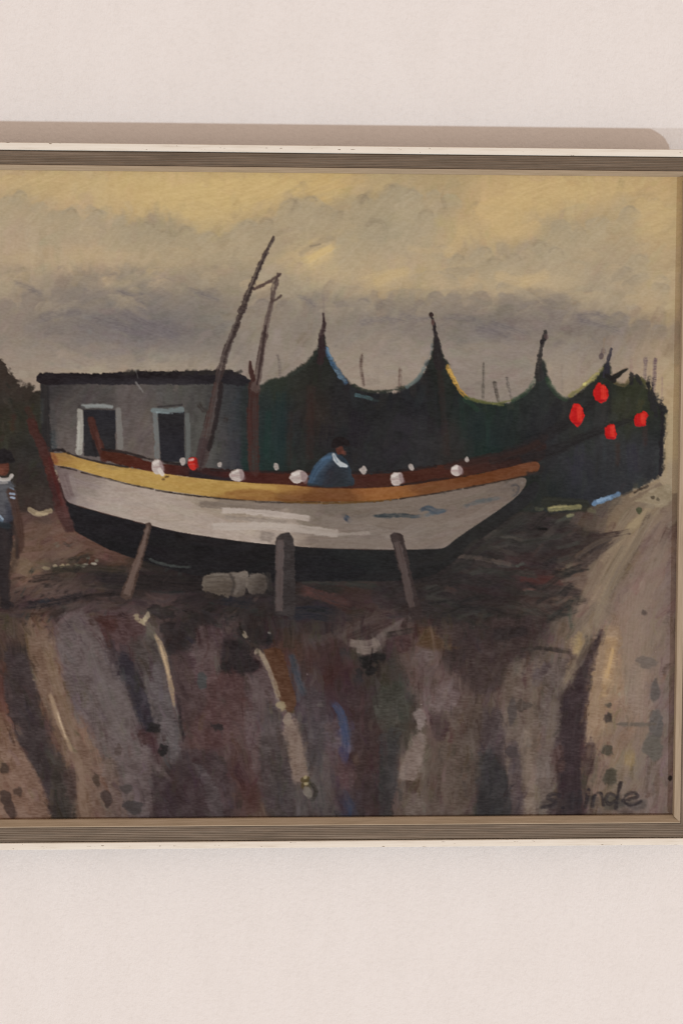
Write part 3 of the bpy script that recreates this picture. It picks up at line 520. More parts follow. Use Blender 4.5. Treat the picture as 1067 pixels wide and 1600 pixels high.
    g([(278,1040),(290,1100),(300,1150)], 22, (80,66,66), .6); g([(330,1050),(346,1110)], 34, (88,64,63), .55); dab(316, 1062, 8, 12, (84,84,84), 0, None, .6, mask=gm, soft=4); dab(305,1064,5,5,(58,48,48),0,None,.7,mask=gm)
    g([(290,1160),(330,1150),(360,1165)], 22, (84,60,60), .7); g([(316,1130),(345,1138)], 12, (62,56,54), .7); g([(335,1132),(352,1140)], 5, (40,36,36), .8)
    dab(306, 1187, 7, 5, (64,44,46), 0, None, .8, mask=gm); g([(280,1180),(296,1200),(312,1196)], 26, (76,72,70), .6); g([(322,1175),(350,1200)], 22, (66,62,60), .6); g([(310,1230),(335,1250),(345,1280)], 12, (92,86,84), .6)
    g([(222,1140),(230,1160)], 20, (70,50,49), .85); dab(238, 1136, 12, 7, (48,42,43), 0, None, .8, mask=gm, soft=3); g([(238,1170),(248,1192)], 14, (72,52,54), .7); dab(255,1172,8,10,(54,48,49),0,None,.8,mask=gm); g([(258,1195),(275,1215)], 14, (58,52,54), .7)
    g([(225,1225),(270,1250),(300,1284)], 44, (70,57,57), .7); g([(280,1235),(292,1262),(318,1284)], 24, (64,50,50), .7)
    for (x, y, rx, ry, c, r) in [(8,1199,8,8,(84,66,58),0),(29,1237,7,8,(90,70,62),0),(10,1248,11,9,(80,62,56),30),(18,1264,8,14,(82,64,58),-25),(185,1176,6,9,(88,72,68),0),(168,1246,8,13,(76,60,56),-10),(198,1232,10,8,(80,70,68),0),(206,1260,18,10,(74,66,66),10),(152,1222,4,10,(84,68,58),-20),(112,1216,9,24,(78,60,56),0),(172,1210,9,10,(94,72,62),0),(192,1205,8,10,(92,80,74),0)]:
        dab(x, y, rx, ry, c, r, None, .8, mask=gm, soft=3, jit=3)
    # furrows, middle
    g([(396,1052),(408,1072),(420,1096)], 22, (104,90,90), .7); g([(360,1100),(385,1160),(400,1230)], 34, (94,76,74), .5); g([(405,1100),(425,1180),(445,1260)], 30, (76,70,66), .6); g([(425,1170),(440,1220)], 20, (70,62,62), .6)
    poly([(412,1016),(438,1014),(450,1048),(462,1096),(452,1112),(436,1090),(424,1048)], (94,63,47), None, .85, 3, 4, .6, 12, gm); g([(455,1020),(466,1060),(478,1088)], 12, (74,80,90), .7)
    g([(404,1017),(418,1040),(430,1070),(437,1096)], 8, (152,132,110), .85, soft=2.6, streak=24); dab(440, 1104, 9, 7, (146,128,100), -20, None, .85, mask=gm, soft=2.5); dab(402, 1018, 5, 5, (150,132,114), 0, None, .8, mask=gm); dab(383, 992, 3.5, 6, (156,140,118), -25, None, .9, mask=gm); dab(421, 989, 2, 2, (158,150,140), 0, None, .8, mask=gm)
    g([(447,1108),(454,1114)], 8, (80,64,38), .8); g([(442,1120),(456,1140)], 14, (122,100,88), .7); dab(452, 1130, 6, 7, (146,128,112), 0, None, .85, mask=gm); g([(452,1146),(462,1180),(470,1216)], 29, (126,107,93), .85, streak=15); g([(462,1225),(470,1262),(474,1284)], 16, (100,92,88), .6)
    dab(478, 1227, 9, 8, (86,72,44), 0, None, .75, mask=gm); dab(479, 1224, 4, 3, (166,148,112), 0, None, .8, mask=gm); dab(481, 1238, 6, 8, (124,112,102), -15, None, .85, mask=gm); g([(486,1226),(494,1240),(486,1252)], 5, (58,52,46), .7)
    g([(498,1170),(492,1210),(500,1270)], 26, (86,86,84), .5); g([(520,1130),(508,1150)], 16, (104,88,84), .7); g([(518,1160),(514,1200),(516,1240)], 20, (98,84,84), .6)
    g([(520,1098),(532,1112),(538,1138),(541,1166)], 12, (76,86,118), .8, soft=3); g([(540,1150),(538,1180)], 8, (74,72,90), .5); dab(500, 1101, 5, 4, (122,110,104), 0, None, .7, mask=gm)
    g([(540,1060),(545,1090)], 40, (66,50,51), .5); g([(560,1090),(580,1160),(600,1230)], 36, (66,50,49), .6); g([(612,1060),(618,1110)], 40, (72,74,64), .6); g([(608,1150),(602,1230)], 22, (60,62,62), .6)
    g([(528,1200),(545,1215),(536,1235)], 24, (90,68,68), .6); g([(560,1215),(580,1235)], 24, (58,48,48), .7); dab(556, 1187, 6, 8, (104,78,60), 0, None, .7, mask=gm, soft=4); g([(548,1248),(552,1280)], 14, (66,76,102), .65); g([(575,1250),(592,1276)], 24, (76,50,50), .65)
    dab(655, 1118, 9, 12, (126,112,106), -15, None, .8, mask=gm, soft=3); g([(654,1145),(648,1176),(636,1214)], 26, (118,106,94), .85, streak=14); g([(634,1222),(650,1224)], 8, (70,58,48), .7); g([(640,1240),(646,1284)], 26, (106,93,83), .7); g([(612,1245),(604,1275)], 8, (100,90,88), .6); g([(675,1150),(690,1200)], 16, (84,66,62), .5)
    g([(700,1120),(690,1200)], 30, (100,86,74), .45); g([(724,1155),(730,1200),(720,1280)], 26, (82,72,62), .55); g([(728,1230),(726,1284)], 14, (112,98,84), .5)
    g([(764,1100),(760,1160)], 26, (80,70,68), .6); g([(768,1196),(772,1240),(776,1284)], 42, (56,55,54), .75); g([(752,1192),(764,1200)], 14, (60,60,58), .6); g([(800,1150),(806,1210),(808,1280)], 18, (82,72,72), .6); g([(826,1130),(832,1200),(830,1284)], 16, (116,100,86), .6); g([(790,1090),(786,1150)], 14, (106,92,80), .5)
    g([(888,1150),(890,1210),(892,1284)], 34, (58,49,51), .85); g([(872,1186),(866,1200)], 18, (78,60,54), .8); g([(914,1180),(920,1210)], 24, (80,64,60), .6); g([(858,1200),(856,1250)], 14, (106,96,90), .55); g([(930,1170),(928,1230)], 8, (122,108,88), .6); g([(875,1260),(850,1270)], 24, (84,74,70), .5)
    restroke(700, (PX0, 960, PX1, PY1), 18, 4, gang, 7, 0.4, gm, None, soft=2, pick=6, body=.5, dry=.5, streak=8)
    for _ in range(14):                            # crumbs of stiff paint
        x, y = RNG.uniform(-20, 1040), RNG.uniform(960, 1275); dab(x, y, RNG.uniform(.8, 1.8), RNG.uniform(.8, 1.6), COL[int(y - PY0), int(x - PX0)] + RNG.uniform(20, 55), 0, None, .8, mask=gm, soft=1.2, body=1)
    # second sitting: the ruts and puddles restated with a loaded flat brush
    LQ = lambda P: [(x * .506, 920 + y * .506) for x, y in P]
    RQ = lambda P: [(527 + x * .506, 760 + y * .506) for x, y in P]
    def rut(Q, c, a=.78): poly(Q, (c[0] + 3, c[1], c[2] + 2), None, a, 6, 8, .6, 12, gm, sx=26, sy=26)
    for P, c, a in [([(0,430),(40,450),(90,530),(135,610),(160,710),(0,710)], (124,98,82), .75),
        ([(20,200),(90,210),(115,320),(140,420),(190,520),(235,610),(240,710),(165,710),(135,600),(85,520),(45,440),(15,320)], (67,59,58), .82),
        ([(150,500),(200,540),(235,620),(240,710),(170,710),(160,600)], (66,62,53), .6),
        ([(85,150),(150,140),(175,220),(200,320),(240,430),(280,520),(290,710),(238,710),(232,600),(190,480),(150,370),(110,270)], (117,95,79), .78),
        ([(200,560),(235,560),(240,640),(215,650)], (84,68,62), .7),
        ([(180,80),(280,80),(320,150),(360,220),(400,330),(430,430),(480,520),(520,580),(500,640),(440,710),(340,710),(330,620),(310,520),(260,430),(215,330),(190,200)], (102,91,88), .72),
        ([(290,540),(350,520),(380,640),(390,710),(290,710)], (110,90,78), .6),
        ([(300,95),(420,90),(445,110),(440,150),(400,170),(350,160),(320,130)], (86,67,65), .8), ([(298,96),(362,95),(342,132)], (78,53,48), .85),
        ([(328,165),(350,165),(362,215),(345,225)], (62,52,52), .8), ([(365,195),(405,210),(440,290),(470,380),(484,430),(455,440),(430,400),(400,310)], (59,56,61), .9),
        ([(400,150),(470,150),(492,220),(484,270),(450,262),(410,210)], (80,72,68), .75), ([(455,240),(500,230),(530,330),(560,450),(542,540),(510,500),(480,430),(470,330)], (95,88,87), .78),
        ([(420,430),(470,445),(478,480),(440,470)], (72,52,50), .8), ([(545,330),(558,350),(572,450),(560,460)], (50,44,44), .8),
        ([(540,200),(600,190),(640,300),(620,420),(578,440),(560,340)], (80,66,64), .75), ([(580,150),(640,110),(690,140),(684,230),(640,330),(600,260)], (96,80,78), .75),
        ([(690,150),(740,170),(790,220),(790,260),(700,256),(685,220)], (46,41,41), .8), ([(500,110),(600,100),(600,170),(540,200),(505,160)], (50,45,44), .75),
        ([(630,280),(720,250),(760,330),(740,450),(640,500),(580,470),(600,400),(640,360)], (90,69,66), .7), ([(760,260),(830,250),(850,330),(880,430),(850,520),(800,600),(770,500),(760,400)], (96,82,80), .72),
        ([(820,340),(880,400),(900,560),(910,710),(830,710),(800,560)], (75,69,67), .7), ([(870,400),(920,420),(952,560),(942,590),(905,590),(885,480)], (126,108,95), .85),
        ([(560,500),(640,500),(700,560),(720,640),(700,710),(510,710),(520,600)], (71,60,60), .75), ([(470,560),(520,590),(560,710),(480,710)], (64,54,55), .7), ([(600,540),(640,560),(700,700),(660,700)], (90,83,82), .6),
        ([(740,600),(790,610),(800,680),(750,690)], (82,58,54), .65), ([(860,560),(900,600),(890,520)], (70,62,62), .7), ([(940,300),(1000,330),(1010,470),(960,560),(930,430)], (76,70,70), .6), ([(1000,420),(1050,400),(1040,520),(1000,560)], (96,82,80), .6)]:
        rut(LQ(P), c, a)
    for P, c, a in [([(330,190),(560,90),(760,130),(840,170),(700,250),(560,330),(420,420),(260,430),(100,340),(200,260)], (53,49,48), .55),
        ([(420,420),(640,400),(620,480),(560,560),(440,640),(330,520),(300,440)], (70,59,56), .75), ([(480,440),(570,430),(582,460),(490,472)], (50,45,43), .85),
        ([(520,560),(590,530),(640,560),(600,640),(620,740),(612,1020),(560,1020),(520,860),(500,700)], (108,94,82), .75), ([(600,580),(650,545),(660,570),(612,620)], (84,73,73), .7),
        ([(640,580),(690,520),(725,560),(700,640),(690,720),(680,880),(640,1020),(612,900),(630,740)], (108,96,88), .72),
        ([(330,640),(440,660),(452,800),(420,1020),(300,1020),(312,800)], (95,82,72), .7), ([(290,650),(330,620),(380,640),(350,690),(300,690)], (112,96,93), .8), ([(280,720),(320,700),(345,740),(310,790)], (72,56,56), .8),
        ([(250,760),(272,770),(262,850),(236,912),(190,900),(210,830)], (126,110,100), .9), ([(236,700),(262,690),(270,740),(250,750)], (128,114,108), .85), ([(205,930),(250,950),(266,1020),(215,1020)], (106,93,84), .8), ([(195,905),(250,915),(240,940),(200,930)], (74,60,50), .8),
        ([(450,690),(500,690),(510,820),(440,830)], (82,72,71), .75), ([(440,830),(480,820),(520,900),(532,1020),(430,1020)], (58,57,56), .85), ([(530,800),(556,800),(575,1000),(545,1010)], (82,71,70), .75), ([(582,760),(600,760),(602,1000),(578,1000)], (124,107,92), .65),
        ([(240,490),(280,440),(330,480),(372,502),(300,504)], (92,73,53), .8), ([(230,520),(270,505),(310,515),(270,545)], (102,88,84), .8), ([(180,460),(225,460),(225,510),(190,505)], (76,56,54), .75),
        ([(110,640),(200,620),(222,700),(190,760),(130,740)], (72,71,63), .75), ([(130,770),(190,760),(170,1020),(130,1020)], (62,62,61), .7), ([(30,620),(90,640),(124,800),(110,1020),(50,1020),(40,820)], (68,57,54), .6), ([(0,850),(50,860),(50,920),(10,930)], (92,72,71), .6),
        ([(820,430),(872,440),(862,560),(842,680),(812,760),(770,790),(776,640),(800,520)], (146,121,96), .75), ([(835,470),(862,480),(840,620),(815,640)], (164,133,96), .7),
        ([(720,470),(752,450),(750,500),(728,520)], (160,136,96), .85), ([(715,540),(728,540),(712,600),(700,600)], (140,117,90), .8),
        ([(806,448),(820,440),(792,540),(772,640),(760,760),(752,900),(762,1020),(650,1020),(690,900),(664,830),(700,720),(700,680),(668,650),(722,610),(762,520)], (66,55,56), .7),
        ([(660,820),(690,800),(700,870),(670,880)], (84,64,58), .75), ([(750,810),(790,800),(790,880),(755,880)], (82,66,62), .7), ([(900,560),(932,550),(952,680),(900,690)], (138,118,103), .65), ([(860,860),(900,870),(880,960),(850,950)], (120,104,90), .5)]:
        rut(RQ(P), c, a)
    RB = lambda P: [(527 + x * .506, 760 + y * .506) for x, y in P]
    for P, w, c in [([(340,215),(440,222),(540,242)],7,(104,90,83)), ([(545,248),(580,236)],6,(92,97,90)), ([(270,340),(330,352),(392,384)],7,(70,67,63)), ([(560,282),(630,286),(700,296)],13,(90,58,55)), ([(685,292),(750,280)],7,(116,97,86)), ([(570,320),(622,316)],2.5,(112,80,73)), ([(640,330),(700,326),(750,336)],12,(76,64,62)), ([(500,162),(580,170),(690,150)],9,(67,65,61)), ([(430,250),(500,270),(560,262)],8,(62,59,56)), ([(360,130),(420,120),(500,150)],9,(60,60,57)), ([(610,130),(650,130)],6,(30,28,28)), ([(660,265),(700,262)],5,(40,34,33)), ([(780,155),(840,150),(905,138)],9,(76,62,60)), ([(730,222),(790,180),(852,150)],8,(104,88,77)), ([(700,275),(800,210),(885,150)],6,(84,70,66)), ([(560,505),(640,500),(716,515)],5,(58,50,47)), ([(0,470),(80,420),(180,385)],9,(92,77,74)), ([(120,470),(190,420),(230,400)],7,(108,94,90)), ([(150,460),(250,440)],8,(60,52,50)), ([(290,360),(380,400),(470,440)],8,(58,53,50)), ([(560,350),(600,380),(640,400)],8,(74,63,60))]:
        g(RB(P), w, c, .85, ends=4)
    for _ in range(110):                           # broken strokes on the wet slope right of the bow
        x, y = RNG.uniform(660, 900), RNG.uniform(800, 965)
        if y < 1490 - x * .85: continue
        L = RNG.uniform(8, 26); t = RNG.uniform(-.35, .35) - (.5 if x > 840 else 0)
        g([(x - L * math.cos(t), y - L * math.sin(t)), (x, y + RNG.uniform(-3, 3)), (x + L * math.cos(t), y + L * math.sin(t))], RNG.uniform(4, 11), [(74,72,68),(92,84,78),(62,60,57),(84,66,62),(50,46,45),(44,42,42),(80,80,74),(66,54,52)][RNG.integers(0, 8)], RNG.uniform(.45, .8), ends=6)
    restroke(2300, (PX0, 950, PX1, PY1), 26, 6, gang, 10, 0.55, gm, None, soft=1.8, pick=7, body=.7, dry=.45, streak=18)
    for p, w, c, a in [([(1036,796),(992,846),(956,908),(930,970)],16,(158,137,112),.5), ([(1020,786),(976,832),(938,880)],9,(166,144,114),.55), ([(1040,850),(1006,930),(992,1010),(986,1090)],26,(146,125,109),.45), ([(956,930),(930,980),(905,1030),(880,1080)],14,(140,121,101),.45), ([(905,1030),(870,1090),(855,1180)],14,(126,110,96),.45), ([(1012,960),(1004,1060),(1000,1150),(996,1240)],22,(142,122,106),.4), ([(842,1060),(826,1130),(818,1220)],12,(122,106,93),.4), ([(135,1000),(160,1080),(196,1160)],20,(116,105,102),.45), ([(72,1010),(92,1080),(120,1160)],14,(134,110,88),.5), ([(395,1060),(412,1110),(424,1160)],16,(112,98,96),.45), ([(690,1085),(680,1150),(676,1230)],16,(112,98,92),.4)]:
        g(p, w, c, a, soft=4, streak=24)
    g([(850*.506+527, 1010),(842*.506+527, 1030),(828*.506+527, 1062)], 5, (196,158,108), .85, soft=2)
    g([(79,1082,3),(85,1104,7),(94,1130,8),(104,1154,7),(114,1176,3)], 8, (166,138,111), .8, soft=3, streak=24); g([(90,1112,2),(99,1140,3.5),(106,1158,2)], 3, (206,178,146), .75, soft=2); g([(112,1176),(124,1196),(128,1240),(134,1280)], 14, (138,112,95), .6)
    g([(243,992,4),(254,1014,8),(263,1050,7),(268,1078,7),(273,1106,3)], 8, (162,136,109), .85, soft=2.6, streak=24); g([(250,1006,2),(260,1040,3.5),(266,1064,2)], 3, (198,168,132), .75, soft=2)
    for (x, y, rx, ry, c) in [(214,965,6,4,(150,132,106)),(222,972,7,4,(160,142,114)),(228,966,4,4,(172,154,124)),(231,962,3,5,(150,134,112))]: dab(x, y, rx, ry, c, 20, None, .85, mask=gm, soft=2, wob=.4)
    poly([(412,1016),(438,1014),(450,1048),(462,1096),(452,1112),(436,1090),(424,1048)], (94,64,48), None, .85, 3, 4, .6, 12, gm); g([(455,1022),(466,1060),(476,1084)], 9, (72,77,86), .6)
    g([(403,1015,5),(416,1036,7),(428,1066,7),(436,1092,8)], 7, (150,131,110), .85, soft=2.4, streak=24); dab(440, 1102, 8, 7, (148,130,102), -20, None, .85, mask=gm, soft=2.5, wob=.3); dab(450, 1124, 6, 9, (140,122,108), 0, None, .75, mask=gm, wob=.3); g([(454,1114),(460,1112)], 4, (84,68,42), .8)
    dab(478, 1218, 7, 6, (84,70,42), 0, None, .75, mask=gm, wob=.3); dab(477, 1214, 3, 3, (160,142,106), 0, None, .8, mask=gm); dab(481, 1238, 6, 9, (116,105,96), -15, None, .8, mask=gm, wob=.3); g([(484,1222),(494,1236),(486,1250)], 5, (58,52,46), .7)
    g([(516,1098,6),(530,1112,12),(539,1138,13),(542,1168,8)], 13, (72,79,102), .75, soft=4, streak=24); g([(536,1242),(552,1270)], 16, (64,70,90), .5)
    for p, w in [(((545,1004),(568,1006),(590,1002)),12), (((556,1013),(575,1016),(590,1010)),12), (((586,1000),(592,1012)),8)]: g(p, w, (124,108,100), .85, streak=20)
    for (x, y, rx, ry) in [(576,1032,16,7),(590,1027,10,6),(580,1046,8,9),(572,1038,8,7),(240,1136,12,7),(255,1172,7,9)]: dab(x, y, rx, ry, (36,33,33), 10, None, .8, mask=gm, soft=3, jit=6, wob=.35)
    for (x, y, rx, ry, c, r) in [(8,1199,8,8,(80,64,57),0),(29,1237,7,8,(88,69,61),0),(10,1246,11,9,(76,60,55),30),(18,1264,8,14,(78,61,56),-25),(168,1246,8,13,(74,60,57),-10),(198,1232,10,8,(80,71,69),0),(206,1260,18,10,(72,65,65),10),(152,1220,4,10,(80,64,55),-20),(185,1172,5,9,(88,73,69),0),(306,1187,7,4,(62,44,46),0),(340,1134,10,5,(48,42,43),10),(316,1066,9,12,(76,78,78),0)]:
        dab(x, y, rx, ry, c, r, None, .8, mask=gm, soft=2.5, jit=4, wob=.3)
    for (x, y, rx, ry, c) in [(811,1102,9,9,(82,70,64)),(822,1102,7,6,(88,76,70)),(949,1102,5,6,(92,82,72)),(949,1121,7,8,(72,62,58)),(949,1172,9,8,(82,74,64)),(952,1213,11,12,(80,73,62)),(1005,957,4,4,(96,82,76)),(1023,1080,7,17,(98,88,84)),(800,1174,9,9,(76,66,66)),(800,1110,7,22,(84,74,72)),(1024,1132,10,22,(98,90,86)),(1018,1165,14,22,(102,94,86)),(1010,1035,16,8,(112,98,90)),(990,1132,30,3,(104,92,82))]:
        dab(x, y, rx, ry, c, 0, None, .75, mask=gm, soft=2.8, jit=4, wob=.3)
    g([(983,1172),(984,1185),(981,1202)], 14, (150,125,90), .75, soft=4)
    for _ in range(700):                          # bristle furrows left standing in the paint
        x, y = RNG.uniform(PX0, PX1), RNG.uniform(800, PY1)
        c = COL[int(np.clip(y - PY0, 0, PH - 1)), int(np.clip(x - PX0, 0, PW - 1))]; t = math.radians(gang(x, y) + RNG.normal(0, 8)); L = RNG.uniform(8, 26)
        d_ = RNG.choice([-1, 1]) * RNG.uniform(6, 18)
        stroke([(x - L * math.cos(t), y + L * math.sin(t)), (x + L * math.cos(t), y - L * math.sin(t))], RNG.uniform(1.4, 4), c + d_, RNG.uniform(.25, .6), None, 1.6, 1.6, 8, .9, .5, 6, gm)
    # ---------------------------------------------------------------- bush behind the stern
    B = [(-150,700),(-140,640),(-110,600),(-70,585),(-40,590),(-15,566),(2,560),(14,576),(26,590),(34,606),(48,602),(52,612),(66,610),(70,650),(76,700),(84,740),(92,775),(80,800),(40,800),(-20,790),(-100,760)]
    BC = [(-100,650,(60,56,46)),(-40,620,(58,52,46)),(0,580,(70,60,54)),(12,610,(60,52,48)),(45,625,(58,52,46)),(0,650,(56,50,44)),(40,660,(58,56,44)),(10,680,(62,60,50)),(60,650,(60,58,54)),(62,690,(52,52,50)),(45,700,(52,48,46)),(40,740,(64,56,52)),(60,760,(52,47,45)),(70,790,(76,64,62)),(50,775,(70,62,56)),(20,720,(52,48,46)),(-60,720,(66,58,50)),(30,790,(66,54,50))]
    poly(B, BC, bush, 1, 4, 8, .5, 7, sx=22, sy=18)
    bm = [bush]
    BF = COL.copy()
    restroke(420, (-150, 560, 92, 800), 20, 8, lambda x, y: 70 + 30 * math.sin(x * .09), 5, .7, bm, BF, soft=3, pick=5)
    for (x, y) in [(0,566),(12,578),(22,592),(36,604),(46,603),(4,574),(18,586),(50,606),(-20,574),(-50,586),(-90,592),(-120,612),(30,598)]:
        stroke([(x - 8, y + 22), (x + RNG.uniform(-3, 5), y - 2)], RNG.uniform(5, 9), (66,57,52), .8, bush, 3, 4, 8, .5, .3, 0)
    for _ in range(60):
        x, y = RNG.uniform(-130, 60), RNG.uniform(600, 700); stroke([(x, y), (x + RNG.uniform(-8, 8), y - RNG.uniform(6, 16))], RNG.uniform(3, 7), RNG.choice([(70,66,46),(50,46,42),(76,62,54),(48,50,46),(84,74,66)]), .5, None, 3, 3, 8, .5, .4, 0, bm)
    stroke([(44,640),(56,664)], 10, (80,46,42), .5, None, 5, 3, 8, .4, .3, 0, bm); stroke([(22,650),(20,670)], 8, (84,46,40), .3, None, 5, 3, 8, .4, .3, 0, bm)
    stroke([(47,796),(60,802),(79,798)], 8, (150,130,104), .9, gnd, 2, 2.5, 10, .8); stroke([(58,802),(74,803)], 4, (178,156,124), .8, None, 2)
    # ---------------------------------------------------------------- shed
    poly([(74,598),(386,598),(386,735),(78,735)], [(90,640,(98,90,87)),(100,690,(108,98,95)),(150,620,(88,82,80)),(210,650,(104,95,93)),(215,690,(110,99,95)),(270,620,(90,86,84)),(320,620,(88,85,82)),(318,690,(90,88,85)),(345,690,(92,89,86)),(360,640,(58,58,64)),(378,640,(58,60,64)),(372,700,(60,60,68)),(385,650,(58,62,62)),(345,630,(76,74,74)),(80,620,(60,58,60)),(340,660,(84,80,78))], shed, 1, 1.6, 2, .4, 6, smooth=False, sx=17, sy=26)
    sm = [shed]; SF = COL.copy()
    restroke(380, (74, 598, 386, 735), 24, 8, lambda x, y: 84 if x > 240 else 60, 4, .6, sm, SF, soft=3, pick=3)
    for p, w, c in [(((318,640),(312,690),(306,728)),14,(94,92,88)), (((310,630),(318,640),(326,640)),7,(62,54,52)), (((345,688),(342,712)),8,(70,68,66)), (((352,660),(354,650)),7,(66,58,56)), (((292,650),(294,720)),7,(104,104,104)), (((75,690),(84,700),(80,672)),12,(54,66,72)), (((334,700),(346,705)),9,(92,90,86)), (((196,720),(226,722)),8,(88,90,88))]:
        stroke(p, w, c, .7, None, 3, 3, 8, .5, .3, 3, sm)
    stroke([(70,596),(72,660),(76,736)], 14, (50,47,48), .95, shed, 3, 3, 8); stroke([(82,640),(88,690)], 9, (80,78,78), .5, None, 4, 2, 6, .4, .2, 3, sm); stroke([(67,625),(66,660)], 6, (78,82,80), .4, None, 4)
    roof = new_label('roof', shed)
    poly([(57,596),(58,588),(66,583),(90,583),(160,583),(230,580),(300,580),(352,579),(372,583),(386,590),(394,596),(386,604),(350,600),(300,601),(200,601),(120,601),(84,602),(66,600)], [(70,592,(40,34,37)),(150,588,(36,31,34)),(150,599,(50,46,50)),(260,586,(36,31,34)),(260,598,(56,52,56)),(340,588,(40,36,40)),(375,596,(44,42,46))], roof, 1, 1.6, 3.5, .6, 5, sx=26, sy=5)
    for x in RNG.uniform(190, 370, 40): stroke([(x, 584), (x + RNG.uniform(3, 10), 579.5 + RNG.uniform(-1, 2))], 4, (50,46,44), .45, None, 3, 3)
    stroke([(212,578),(216,590)], 2.5, (120,118,116), .5); stroke([(213,598),(224,612)], 3, (134,128,126), .75, None, 1.8, 1.5)
    for p in [((134,656),(135,706)), ((268,660),(270,716))]: pass
    door = new_label('door', shed); fr = new_label('door_frame', shed); win = new_label('window', shed); wf = new_label('window_frame', shed)
    poly([(131,640),(182,640),(181,702),(168,712),(150,714),(132,712)], [(140,650,(44,42,46)),(172,650,(50,50,56)),(174,690,(48,46,48)),(140,700,(50,48,50))], door, 1, 1.8, 2, .4, 5, smooth=False)
    stroke([(143,656),(149,678),(156,696),(164,716)], 12, (84,52,46), .9, door, 2.5, 2, 14); stroke([(146,690),(151,712)], 5, (40,36,38), .7, door, 2); stroke([(152,676),(158,700)], 4, (110,78,72), .5, None, 2)
    stroke([(125.5,642),(126,670),(124,706)], 10, (158,152,144), .95, fr, 1.8, 2, 18, .8); stroke([(124,660),(125,700)], 5, (182,176,166), .6, None, 2, 2, 8); stroke([(130,635),(155,634),(174,636)], 7, (146,148,146), .9, fr, 2, 2, 14, .8); stroke([(185,641),(187,670),(188,698)], 10, (138,134,130), .85, fr, 2.5, 2, 16, .7, .25); stroke([(125,636),(131,638)], 6, (70,64,64), .7, None, 2)
    poly([(246,643),(288,644),(289,722),(252,722)], [(260,655,(46,44,47)),(280,660,(44,42,44)),(270,700,(44,42,50)),(262,715,(50,50,54))], win, 1, 1.8, 2, .4, 5, smooth=False)
    stroke([(243,646),(245,680),(246,714)], 8, (124,128,128), .85, wf, 2.2, 2, 14, .7, .25); stroke([(240,641),(262,642),(284,640)], 8, (128,140,142), .85, wf, 2.2, 2, 18, .8, .2); stroke([(245,644),(270,646)], 3, (168,180,182), .5, None, 2); stroke([(293,648),(295,690),(294,718)], 7, (110,112,110), .8, wf, 2.5, 2, 12, .6, .3)
    stroke([(248,636),(268,634),(284,632)], 3, (52,48,50), .6, None, 2)
    # ---------------------------------------------------------------- nets hung between posts
    NT = [(378,735),(378,612),(410,600),(425,592),(440,590),(455,583),(468,574),(480,564),(490,552),(496,542),(500,528),(506,528),(512,546),(520,562),(531,582),(545,597),(562,608),(590,613),(620,612),(642,602),(657,588),(668,570),(675,548),(678,530),(684,532),(690,548),(700,574),(711,598),(722,615),(740,626),(770,629),(796,628),(812,620),(828,608),(838,590),(845,566),(850,566),(856,592),(866,610),(878,622),(892,620),(908,608),(925,594),(938,578),(946,566),(952,566),(955,588),(966,598),(980,598),(990,590),(1002,592),(1012,606),(1020,622),(1030,632),(1036,634),(1040,646),(1036,680),(1034,716),(1031,744),(1012,754),(985,768),(958,778),(925,788),(890,800),(840,800),(700,800),(520,780),(400,760)]
    NC = [(392,640,(58,58,62)),(412,640,(46,54,54)),(430,600,(58,58,52)),(430,640,(40,58,54)),(430,700,(42,60,56)),(462,600,(50,54,50)),(462,660,(48,50,52)),(470,720,(48,46,48)),(488,640,(58,46,44)),(488,580,(50,46,44)),(505,570,(40,40,42)),(530,620,(44,40,46)),(540,700,(46,42,48)),(600,640,(42,39,44)),(610,700,(48,44,50)),(660,620,(40,42,44)),(670,690,(54,50,56)),(690,600,(44,44,44)),(710,690,(52,46,48)),(735,650,(40,52,48)),(760,690,(38,54,49)),(790,640,(42,54,47)),(810,690,(40,46,44)),(840,620,(50,56,52)),(850,660,(50,52,54)),(880,640,(46,47,47)),(905,625,(46,50,44)),(900,680,(58,58,58)),(930,640,(56,57,58)),(945,600,(42,42,42)),(975,630,(64,62,52)),(1000,630,(62,60,52)),(1010,610,(58,58,48)),(1022,650,(44,44,48)),(960,720,(60,57,64)),(900,730,(58,55,64)),(860,720,(56,52,58)),(870,770,(48,48,54)),(930,770,(52,50,58)),(1000,720,(60,58,66)),(1020,730,(56,52,58)),(960,700,(64,62,66)),(840,760,(42,42,42))]
    NC = [(x, y, (c[0] - 1, c[1] + (-4 if c[1] > c[0] else 2), c[2] - 2)) for x, y, c in NC]
    poly(NT, NC, net, 1, 5.5, 5, .45, 6, sx=19, sy=24)
    nm = [net]; NF = COL.copy()
    restroke(900, (384, 530, 1042, 800), 30, 9, lambda x, y: 86 + 10 * math.sin(x * .05), 4, .65, nm, NF, soft=3, pick=4)
